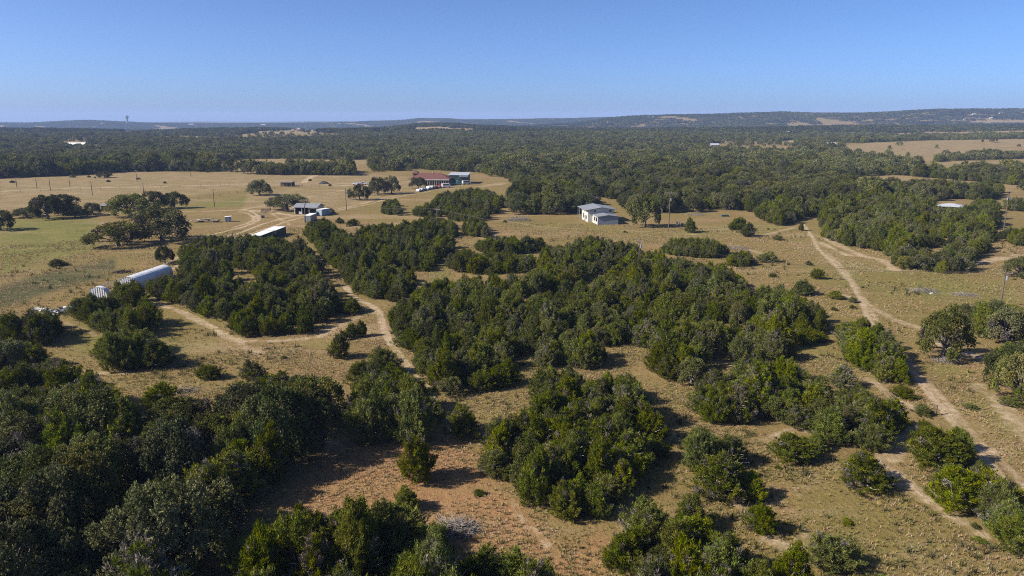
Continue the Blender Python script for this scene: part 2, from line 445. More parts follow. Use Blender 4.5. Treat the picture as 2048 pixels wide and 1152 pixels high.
for hw, sf, st, pl in TRACKS:
    pts = np.array([ground(*p)[:2] for p in pl])
    TRK.append((hw * .55, sf * .62, st, pts))
def dirt_at(X, Y):
    out = np.zeros(len(X))
    for hw, sf, st, pts in TRK:
        lo, hi = pts.min(0) - hw - sf * 2, pts.max(0) + hw + sf * 2
        m = np.where((X > lo[0]) & (X < hi[0]) & (Y > lo[1]) & (Y < hi[1]))[0]
        if not len(m): continue
        d = np.full(len(m), 1e9)
        for (x1, y1), (x2, y2) in zip(pts[:-1], pts[1:]):
            dx, dy = x2 - x1, y2 - y1
            t = np.clip(((X[m] - x1) * dx + (Y[m] - y1) * dy) / (dx * dx + dy * dy + 1e-9), 0, 1)
            d = np.minimum(d, np.hypot(X[m] - x1 - t * dx, Y[m] - y1 - t * dy))
        out[m] = np.maximum(out[m], st * np.clip(1 - (d - hw) / (sf * 1.6), 0, 1))
    return out
CH['lush'][GY > 5600] = 1.6          # unbroken woods on the farthest ridges
CH['field'][GY > 5600] = 0
CH['dirt'][vi] = np.maximum(CH['dirt'][vi], dirt_at(GX[vi], GY[vi]))

def ground_material():
    m, nt, out = new_mat('dry_pasture')
    b = N(nt, 'ShaderNodeBsdfPrincipled'); b.inputs['Roughness'].default_value = .95; b.inputs['Specular IOR Level'].default_value = .1
    geo = N(nt, 'ShaderNodeNewGeometry'); P = geo.outputs['Position']
    A = {c: N(nt, 'ShaderNodeAttribute', attribute_name=c).outputs['Fac'] for c in ch_names}
    big = noise(nt, P, .018, 5, .6); mid = noise(nt, P, .11, 5, .62); fine = noise(nt, P, .75, 6, .68); micro = noise(nt, P, 3.4, 4, .7)
    c = mixc(nt, ramp(nt, mid, .3, .7), (0.152, 0.104, 0.044), (0.208, 0.146, 0.065))
    c = mixc(nt, ramp(nt, big, .42, .58), c, (0.154, 0.117, 0.039))
    g = mixc(nt, ramp(nt, mid, .32, .68), (0.107, 0.104, 0.025), (0.147, 0.137, 0.038))
    def mask(ch, w=.5, src=None):
        return ramp(nt, math2(nt, 'ADD', A[ch], math2(nt, 'MULTIPLY', math2(nt, 'SUBTRACT', src or mid, .5), w * 2)), .25, .8)
    c = mixc(nt, mask('green'), c, g)
    c = mixc(nt, mask('red', .6), c, mixc(nt, ramp(nt, fine, .35, .65), (0.192, 0.104, 0.048), (0.278, 0.162, 0.080)))
    c = mixc(nt, mask('field', .25), c, mixc(nt, ramp(nt, mid, .35, .65), (0.176, 0.128, 0.060), (0.229, 0.170, 0.088)))
    c = mixc(nt, mask('lush', .3), c, (.052, .055, .022))
    # tufts: olive, straw and bare soil flecks
    c = mixc(nt, ramp(nt, fine, .52, .72, 0, .6), c, (0.103, 0.081, 0.025))
    c = mixc(nt, ramp(nt, fine, .46, .30, 0, .5), c, (0.286, 0.193, 0.095))
    c = mixc(nt, ramp(nt, micro, .54, .74, 0, .65), c, (0.067, 0.048, 0.018))
    c = mixc(nt, ramp(nt, micro, .44, .28, 0, .4), c, (0.329, 0.236, 0.122))
    dm = math2(nt, 'ADD', A['dirt'], math2(nt, 'MULTIPLY', math2(nt, 'SUBTRACT', math2(nt, 'ADD', math2(nt, 'MULTIPLY', fine, .55), math2(nt, 'MULTIPLY', mid, .45)), .5), 2.6))
    soil = mixc(nt, ramp(nt, fine, .3, .7), (.27, .195, .125), (.42, .33, .23))
    soil = mixc(nt, ramp(nt, micro, .5, .75, 0, .5), soil, (0.176, 0.118, 0.065))
    c = mixc(nt, ramp(nt, dm, .34, 1.0, 0, .9), c, soil)
    st = N(nt, 'ShaderNodeMapping'); st.inputs['Scale'].default_value = (.012, .07, 1); nt.links.new(P, st.inputs['Vector'])
    sn = noise(nt, st.outputs[0], 1.0, 6, .7)
    c = mixc(nt, ramp(nt, sn, .5, .68, 0, .45), c, (.175, .14, .052))
    c = mixc(nt, ramp(nt, sn, .46, .34, 0, .4), c, (.31, .225, .145))
    # stray pale limestone patches
    pt = noise(nt, P, .05, 6, .75)
    c = mixc(nt, ramp(nt, pt, .62, .74, 0, .55), c, (0.264, 0.202, 0.128))
    nt.links.new(c, b.inputs['Base Color'])
    bp = N(nt, 'ShaderNodeBump'); bp.inputs['Strength'].default_value = .8; bp.inputs['Distance'].default_value = .35
    nt.links.new(math2(nt, 'ADD', fine, math2(nt, 'MULTIPLY', micro, .45)), bp.inputs['Height'])
    nt.links.new(bp.outputs[0], b.inputs['Normal'])
    nt.links.new(b.outputs[0], out.inputs[0])
    return m
me = np_mesh('ground', gv, qs, 4, ground_material())
for c in ch_names:
    a = me.attributes.new(c, 'FLOAT', 'POINT')
    a.data.foreach_set('value', CH[c].astype(np.float32))
me.polygons.foreach_set('use_smooth', np.ones(len(qs), bool))
setp(link('ground', me), kind='structure')

# ------------------------------------------------------------------ tree meshes
def unit(v): return v / (np.linalg.norm(v, axis=-1, keepdims=True) + 1e-9)
def foliage(r, cent, out, lrad, tufts, blades, L, W, up, greens, grey, greyp, name, mat, quad=False, shell=(.55, 1.0), zs=1.1, plume=None):
    """many small leaf sprays spread through lobes"""
    n = len(cent)
    lobe_t = greens[r.integers(0, len(greens), n)] * r.uniform(.8, 1.2, (n, 1))
    g = r.random(n) < greyp
    lobe_t[g] = np.array(grey) * r.uniform(.75, 1.2, (g.sum(), 1))
    li = np.repeat(np.arange(n), tufts)
    d = unit(r.normal(size=(len(li), 3)) + out[li] * .75)
    pos = cent[li] + d * (lrad[li] * r.uniform(shell[0], shell[1], len(li)))[:, None] * np.array([1, 1, zs])
    if plume is not None:                    # upright sprays that taper to a tip
        sp = r.uniform(-.75, 1.0, len(li)); rd = unit(r.normal(size=(len(li), 3)))
        tap = np.sqrt(np.clip(1 - np.maximum(sp, 0), .03, 1)) * r.uniform(.35, 1.0, len(li))
        pos = cent[li] + out[li] * (sp * plume[li])[:, None] + rd * (lrad[li] * tap)[:, None]
        d = unit(out[li] * .8 + rd * .6)
    tt = lobe_t[li] * r.uniform(.62, 1.38, (len(li), 1))
    ti = np.repeat(np.arange(len(li)), blades)
    k = len(ti)
    b = unit(d[ti] * .7 + np.array([0, 0, up]) + r.normal(size=(k, 3)) * .55)
    side = unit(np.cross(b, r.normal(size=(k, 3))))
    p = pos[ti] + r.normal(size=(k, 3)) * L * .3
    l = (L * r.uniform(.6, 1.3, k))[:, None]; w = (W * r.uniform(.6, 1.3, k))[:, None]
    if quad:
        vs = np.stack([p - b * l * .5, p + side * w * .5, p + b * l * .5, p - side * w * .5], 1).reshape(-1, 3)
        fs = np.arange(k * 4).reshape(k, 4); ns = 4
    else:
        vs = np.stack([p - side * w * .5, p + side * w * .5, p + b * l], 1).reshape(-1, 3)
        fs = np.arange(k * 3).reshape(k, 3); ns = 3
    vs[:, 2] = np.maximum(vs[:, 2], .03)
    tint = tt[ti] * r.uniform(.85, 1.15, (k, 1))
    return np_mesh(name, vs, fs, ns, mat, tint)

JG = np.array([(.092, .112, .020), (.112, .126, .022), (.074, .096, .022), (.122, .130, .026), (.088, .098, .030)])
OG = np.array([(.092, .112, .050), (.108, .124, .062), (.078, .098, .040), (.118, .128, .070), (.098, .106, .044)])
OGD = np.array([(.060, .080, .038), (.074, .092, .046), (.054, .070, .032), (.082, .096, .050)])

JG = JG * np.array([1.24, 1.2, .5]); OG = OG * np.array([1.38, 1.22, .80]); OGD = OGD * np.array([1.3, 1.14, .78])
def juniper_env(z, k):
    lo = np.clip(z / k, 0, 1) ** .5
    hi = np.clip((1 - z) / (1 - k), 0, 1) ** .62
    return np.where(z < k, .62 + .38 * lo, hi)
def juniper_crown(seed, lobes, tufts, blades, L, W, k=.3, grey=.12, hh=4.0, rr=2.0):
    r = np.random.default_rng(seed)
    t = (np.arange(lobes) + .5) / lobes
    z = .08 + .80 * t ** .9
    a = np.arange(lobes) * 2.39996 + r.uniform(0, 1.1, lobes)
    ph = r.uniform(0, 6.28, 4)
    wob = 1 + .22 * np.sin(2 * a + ph[0]) + .16 * np.sin(3 * a + ph[1] + z * 5) + .1 * np.sin(5 * a + ph[2]) + r.uniform(-.16, .16, lobes)
    depth = np.where(r.random(lobes) < .3, r.uniform(.15, .6, lobes), r.uniform(.62, .9, lobes))
    e = juniper_env(z, k) * rr * wob * depth
    top = 1 + .14 * np.sin(a + ph[3]) + .10 * np.sin(2 * a + ph[0])        # uneven top with several leaders
    cent = np.stack([np.cos(a) * e, np.sin(a) * e, z * hh * .95 * top], 1)
    tilt = np.clip(1.15 - z * 1.1, .12, 1.2)
    out = unit(np.stack([np.cos(a) * tilt, np.sin(a) * tilt, np.ones(lobes)], 1) + r.normal(size=(lobes, 3)) * .18)
    sc_ = (190 / lobes) ** .35
    lrad = r.uniform(.16, .34, lobes) * sc_
    plume = r.uniform(.4, .85, lobes) * sc_
    return foliage(r, cent, out, lrad, tufts, blades, L, W, .5, JG, (.17, .145, .12), grey, 'juniper_crown', M['juniper'], False, (.4, 1.0), 1.0, plume)
def juniper_trunk(seed, hh=4.0, rr=2.0, dead=14):
    r = np.random.default_rng(seed + 900); mb = MB()
    for q in range(3):
        a = r.uniform(0, 6.28); lx, ly = math.cos(a) * rr * .3, math.sin(a) * rr * .3
        mb.tube([(lx * .1, ly * .1, -.1), (lx * .5, ly * .5, hh * .3), (lx, ly, hh * .68)], [.13, .09, .03], 5)
    for q in range(dead):
        a = r.uniform(0, 6.28); z = r.uniform(.15, .75) * hh; e = float(juniper_env(np.array(z / hh), .3)) * rr
        x0, y0 = math.cos(a) * e * .35, math.sin(a) * e * .35
        x1, y1 = math.cos(a + .3) * e * 1.02, math.sin(a + .3) * e * 1.02
        mb.tube([(x0, y0, z * .9), ((x0 + x1) / 2 + r.normal() * .1, (y0 + y1) / 2 + r.normal() * .1, z), (x1, y1, z + r.uniform(.1, .5))], [.04, .028, .012], 3)
    return mb.mesh('juniper_trunk', M['dead'])
def oak_layout(seed, hh=7.0, rr=4.0, lobes=30, base=.3):
    r = np.random.default_rng(seed)
    t = (np.arange(lobes) + .5) / lobes
    el = np.arcsin(np.clip(t * 1.32 - .32, -1, 1))
    a = np.arange(lobes) * 2.39996 + r.uniform(0, 1.1, lobes)
    ph = r.uniform(0, 6.28, 2)
    wob = 1 + .2 * np.sin(2 * a + ph[0]) + .14 * np.sin(3 * a + ph[1]) + r.uniform(-.12, .12, lobes)
    e = np.cos(el) * rr * .78 * wob
    zc = hh * (base + (.86 - base) * np.clip((np.sin(el) + .32) / 1.32, 0, 1) * (1 + r.uniform(-.12, .1, lobes)))
    cent = np.stack([np.cos(a) * e, np.sin(a) * e, zc], 1)
    out = unit(np.stack([np.cos(a) * np.cos(el), np.sin(a) * np.cos(el), np.sin(el) + .45], 1))
    return r, cent, out
def oak_crown(seed, tufts, blades, L, W, greens=OG, lobes=30, rr=4.0, hh=7.0, base=.3, grey=.06):
    r, cent, out = oak_layout(seed, hh, rr, lobes, base)
    lrad = r.uniform(.85, 1.45, len(cent)) * np.sqrt(30 / len(cent))
    return foliage(r, cent, out, lrad, tufts, blades, L, W, .1, greens, (.13, .11, .09), grey, 'oak_crown', M['oak'], True, (.35, 1.0))
def oak_trunk(seed, hh=7.0, rr=4.0, lobes=30, base=.3, limbs=9):
    r, cent, out = oak_layout(seed, hh, rr, lobes, base)
    mb = MB(); fk = (r.normal() * .15, r.normal() * .15, hh * .2)
    mb.tube([(0, 0, -.15), (fk[0] * .5, fk[1] * .5, hh * .1), fk], [.42, .30, .27], 7)
    for i in r.permutation(len(cent))[:limbs]:
        c = cent[i]
        mid = (fk[0] + c[0] * .45 + r.normal() * .2, fk[1] + c[1] * .45 + r.normal() * .2, fk[2] + (c[2] - fk[2]) * .6)
        mb.tube([fk, mid, tuple(c)], [.19, .11, .04], 5)
        for _ in range(2):
            e = c + r.normal(size=3) * .7
            mb.tube([mid, ((mid[0] + e[0]) / 2, (mid[1] + e[1]) / 2, (mid[2] + e[2]) / 2 + .2), tuple(e)], [.07, .045, .015], 4)
    return mb.mesh('oak_trunk', M['bark'])

J_HI = []
for i in range(12):
    gp = [.08, .12, .05, .2, .1, .38, .06, .15, .1, .28, .04, .1][i]
    J_HI.append((juniper_crown(100 + i, 185, 14, 8, .23, .062, [.3, .25, .38, .3, .2, .35][i % 6], gp), juniper_trunk(100 + i, dead=8 + int(gp * 70))))
J_LO = [juniper_crown(200 + i, 60, 6, 4, .40, .17, .3, .12) for i in range(6)]
O_HI = []
for i in range(9):
    base = [.2, .26, .17, .22, .19, .24, .18, .25, .2][i]
    O_HI.append((oak_crown(300 + i, 135, 7, .205, .145, OGD if i in (1, 4, 6) else OG, 30, base=base, grey=.05 + .1 * (i % 3 == 2)), oak_trunk(300 + i, base=base)))
O_LO = [oak_crown(400 + i, 20, 4, .6, .4, OGD if i == 1 else OG, 26, base=.22) for i in range(6)]
def grove(seed, size, n, nf):
    """patch of woodland canopy for the hills several kilometres away"""
    r = np.random.default_rng(seed)
    cx, cy = r.uniform(-.5, .5, (2, n)) * size
    hh = r.uniform(3.5, 7.5, n); rr = r.uniform(2.0, 4.0, n)
    i = np.repeat(np.arange(n), nf)
    d = unit(r.normal(size=(len(i), 3))); d[:, 2] = np.abs(d[:, 2])
    p = np.stack([cx[i] + d[:, 0] * rr[i], cy[i] + d[:, 1] * rr[i], hh[i] * (.25 + .7 * d[:, 2])], 1)
    a = unit(np.cross(d, r.normal(size=d.shape))); b = np.cross(d, a)
    s = (rr[i] * r.uniform(.35, .65, len(i)))[:, None]
    vs = np.stack([p - a * s, p + b * s, p + a * s, p - b * s], 1).reshape(-1, 3)
    pal = np.concatenate([[OGD * .8, OGD, JG], [OGD, OG], [JG, OG], [JG * 1.15, OG * 1.1]][seed % 4])
    tint = .42 * pal[r.integers(0, len(pal), n)][i] * r.uniform(.75, 1.25, (len(i), 1))
    return np_mesh('woodland_patch', vs, np.arange(len(vs)).reshape(-1, 4), 4, M['oak'], tint)
GROVE_A = [grove(500 + i, 15, 9, 16) for i in range(4)]
GROVE_B = [grove(520 + i, 40, 44, 8) for i in range(4)]

# ------------------------------------------------------------------ where the trees stand
TREES = []      # dict(kind, x, y, z, r, h, px, label, group, name)
def add_tree(kind, x, y, r, h, label, group=None, keep=False, var=None, name=None):
    z = float(terrain(x, y))
    TREES.append(dict(kind=kind, x=x, y=y, z=z, r=r, h=h, label=label, group=group, keep=keep, var=var, name=name,
                      size=r * h * ppm(y, z) ** 2))
GRID = {}
def free(x, y, r, f):
    gx, gy = int(x // 6), int(y // 6)
    for i in (-1, 0, 1):
        for j in (-1, 0, 1):
            for (a, b, c) in GRID.get((gx + i, gy + j), ()):
                if (a - x) ** 2 + (b - y) ** 2 < (f * (c + r)) ** 2: return False
    return True
def occupy(x, y, r): GRID.setdefault((int(x // 6), int(y // 6)), []).append((x, y, r))

# single trees and bushes: kind, foot column, lowest row of crown, width px, height px, label
SINGLES = [
    ('juniper', 835, 972, 78, 98, 'tall egg shaped juniper standing alone on the reddish clearing beside the stick heap'),
    ('juniper', 815, 1026, 54, 52, 'pale olive juniper bush between the egg shaped juniper and the stick heap'),
    ('juniper', 679, 719, 44, 50, 'lopsided small juniper alone on the grass just below a row of three little junipers'),
    ('juniper', 686, 682, 19, 20, 'smallest of three little junipers in a row on the grass by the sandy path'),
    ('juniper', 704, 678, 28, 30, 'middle of three little junipers in a row on the grass by the sandy path'),
    ('juniper', 724, 674, 22, 33, 'tallest of three little junipers in a row, at the sandy path end'),
    ('juniper', 703, 629, 46, 32, 'rounded juniper bush at the bend of the sandy path'),
    ('juniper', 507, 764, 52, 44, 'open crowned juniper on the dry grass at the upper edge of the dark oak wood'),
    ('juniper', 420, 761, 50, 33, 'low dome shaped juniper bush alone in the dry grass clearing'),
    ('juniper', 324, 818, 66, 52, 'dome shaped juniper beside scattered pale sticks above the dark oak wood'),
    ('juniper', 927, 877, 76, 66, 'round juniper at the end of the yellow grass clearing'),
    ('juniper', 1726, 986, 106, 82, 'large dome shaped bright green juniper standing alone on pale bare soil'),
    ('juniper', 1585, 932, 84, 66, 'wide juniper at the end of a clump, facing the bare clearing'),
    ('juniper', 1633, 905, 50, 40, 'smaller juniper tucked behind the wide juniper at the end of its clump'),
    ('juniper', 1845, 833, 44, 24, 'low flat juniper bush beside a short wooden post at the sandy track'),
    ('juniper', 1806, 800, 44, 30, 'small rounded juniper closing the end of the hedge along the sandy track'),
    ('juniper', 1634, 559, 27, 22, 'small bright juniper alone on the grass near the bend of the sandy track'),
    ('juniper', 1670, 599, 34, 18, 'low juniper bush on the grass between the thicket and the sandy track'),
    ('juniper', 1618, 531, 14, 9, 'tiny juniper seedling on the grass by the upper sandy track'),
    ('juniper', 1556, 481, 22, 11, 'tiny juniper bush on the bare slope above the brush strip'),
    ('juniper', 1602, 462, 12, 16, 'thin young juniper on the bare slope below the oak edge'),
    ('juniper', 1380, 466, 29, 29, 'round juniper close to the utility pole with the transformer'),
    ('juniper', 1475, 461, 42, 26, 'wide juniper of a pair at the corner of the mown clearing'),
    ('juniper', 1495, 474, 33, 28, 'taller juniper of a pair at the corner of the mown clearing'),
    ('juniper', 1533, 526, 40, 22, 'juniper bush at the edge of the bare slope by the long thicket'),
    ('juniper', 680, 447, 18, 11, 'small round juniper nearest the blue container'),
    ('juniper', 706, 452, 24, 14, 'small round juniper, second from the blue container'),
    ('juniper', 900, 486, 20, 13, 'small juniper on pale soil between two thickets'),
    ('juniper', 1010, 445, 9, 5, 'tiny dark shrub on the mown grass below the grey brush heap'),
    ('juniper', 668, 926, 42, 46, None),
    ('oak', 330, 529, 42, 38, 'rounded bright green tree at the end of the hoop greenhouse'),
    ('oak', 238, 497, 108, 56, 'wide spreading live oak with a gap through its crown in the pasture'),
    ('oak', 325, 486, 112, 78, 'tallest live oak of the pasture, next to the spreading one'),
    ('oak', 262, 437, 88, 52, 'dense rounded live oak beside the low grey roofed shed'),
    ('oak', 309, 420, 42, 40, 'slender live oak, first of two beside the dense rounded oak'),
    ('oak', 350, 418, 44, 36, 'slender live oak, second of two beside the dense rounded oak'),
    ('oak', 186, 432, 36, 28, 'small round live oak on the other side of the low grey roofed shed'),
    ('oak', 128, 432, 62, 46, 'tallest live oak of the clump at the end of the hedge row'),
    ('oak', 97, 440, 62, 50, 'second tallest live oak of the clump at the end of the hedge row'),
    ('oak', 150, 436, 40, 26, 'low dark live oak of the clump at the end of the hedge row'),
    ('oak', 55, 436, 60, 22, 'low wide oak thicket filling the hedge row'),
    ('oak', 2, 462, 50, 46, 'live oak in the pasture beyond the end of the low wide oak thicket'),
    ('juniper', 116, 533, 42, 16, 'light green shrub on the bank of the grassy ditch'),
    ('oak', 520, 392, 48, 34, 'live oak standing alone in open pasture by the dark stable'),
    ('oak', 720, 401, 42, 34, 'live oak nearest the tall bare utility pole in the pasture'),
    ('oak', 755, 390, 42, 37, 'first live oak of a pair in the pasture before the red roofed lodge'),
    ('oak', 783, 388, 38, 36, 'second live oak of a pair in the pasture before the red roofed lodge'),
    ('oak', 575, 423, 68, 36, 'live oak leaning over the open sided barn'),
    ('oak', 836, 378, 32, 24, 'oak in front of the lodge veranda'),
    ('oak', 462, 344, 32, 27, 'dark rounded oak at the end of the tree belt beyond the pasture'),
    ('oak', 209, 356, 28, 14, 'lone bushy oak on the far pasture'),
    ('oak', 277, 360, 9, 5, 'tiny shrub on the far pasture by the power pole'),
    ('oak', 1290, 456, 64, 66, 'dark live oak with bare lower trunk beside the white barn'),
    ('oak', 1884, 724, 96, 112, 'gnarled live oak with dead branches at its foot beside the sandy track'),
    ('oak', 655, 428, 22, 14, 'shrubby oak growing against the blue container'),
    ('oak', 1386, 425, 40, 36, 'live oak at the wood edge behind the utility pole with the transformer'),
    ('oak', 1578, 448, 30, 26, 'live oak with pale trunk at the wood edge above the bare slope'),
    ('juniper', 1520, 1072, 62, 60, 'juniper at the tip of the clump with long ragged shadow'),
    ('juniper', 1660, 1150, 106, 80, 'juniper with a dark open crown at the end of the bare clearing'),
    ('juniper', 1255, 1150, 106, 92, 'broad grey tinged juniper beside the densest bright green clump'),
    ('oak', 2035, 556, 56, 44, 'oak with pale limbs at the bare patch near the double armed pole'),
]
SEEDLINGS = [(348, 720, 14, 9), (568, 719, 13, 8), (1693, 1052, 30, 15), (958, 993, 24, 15), (1706, 606, 20, 12), (1705, 618, 12, 8), (1668, 622, 14, 8), (1250, 466, 9, 5), (1925, 668, 22, 12), (1585, 748, 13, 8), (405, 720, 9, 6),
    (1950, 1058, 20, 12), (1960, 1088, 24, 14), (1555, 940, 14, 9), (1940, 820, 30, 14), (2020, 815, 40, 22), (1690, 765, 12, 7), (1010, 962, 16, 8), (1840, 690, 20, 9), (620, 362, 8, 4), (660, 372, 8, 4), (178, 355, 7, 4), (190, 356, 5, 3), (415, 345, 9, 5), (330, 367, 7, 4), (217, 364, 8, 4), (145, 355, 15, 5), (70, 354, 12, 6), (25, 366, 10, 5), (1545, 555, 16, 9)]
for a in SEEDLINGS: SINGLES.append(('juniper',) + a + ('seedling',))
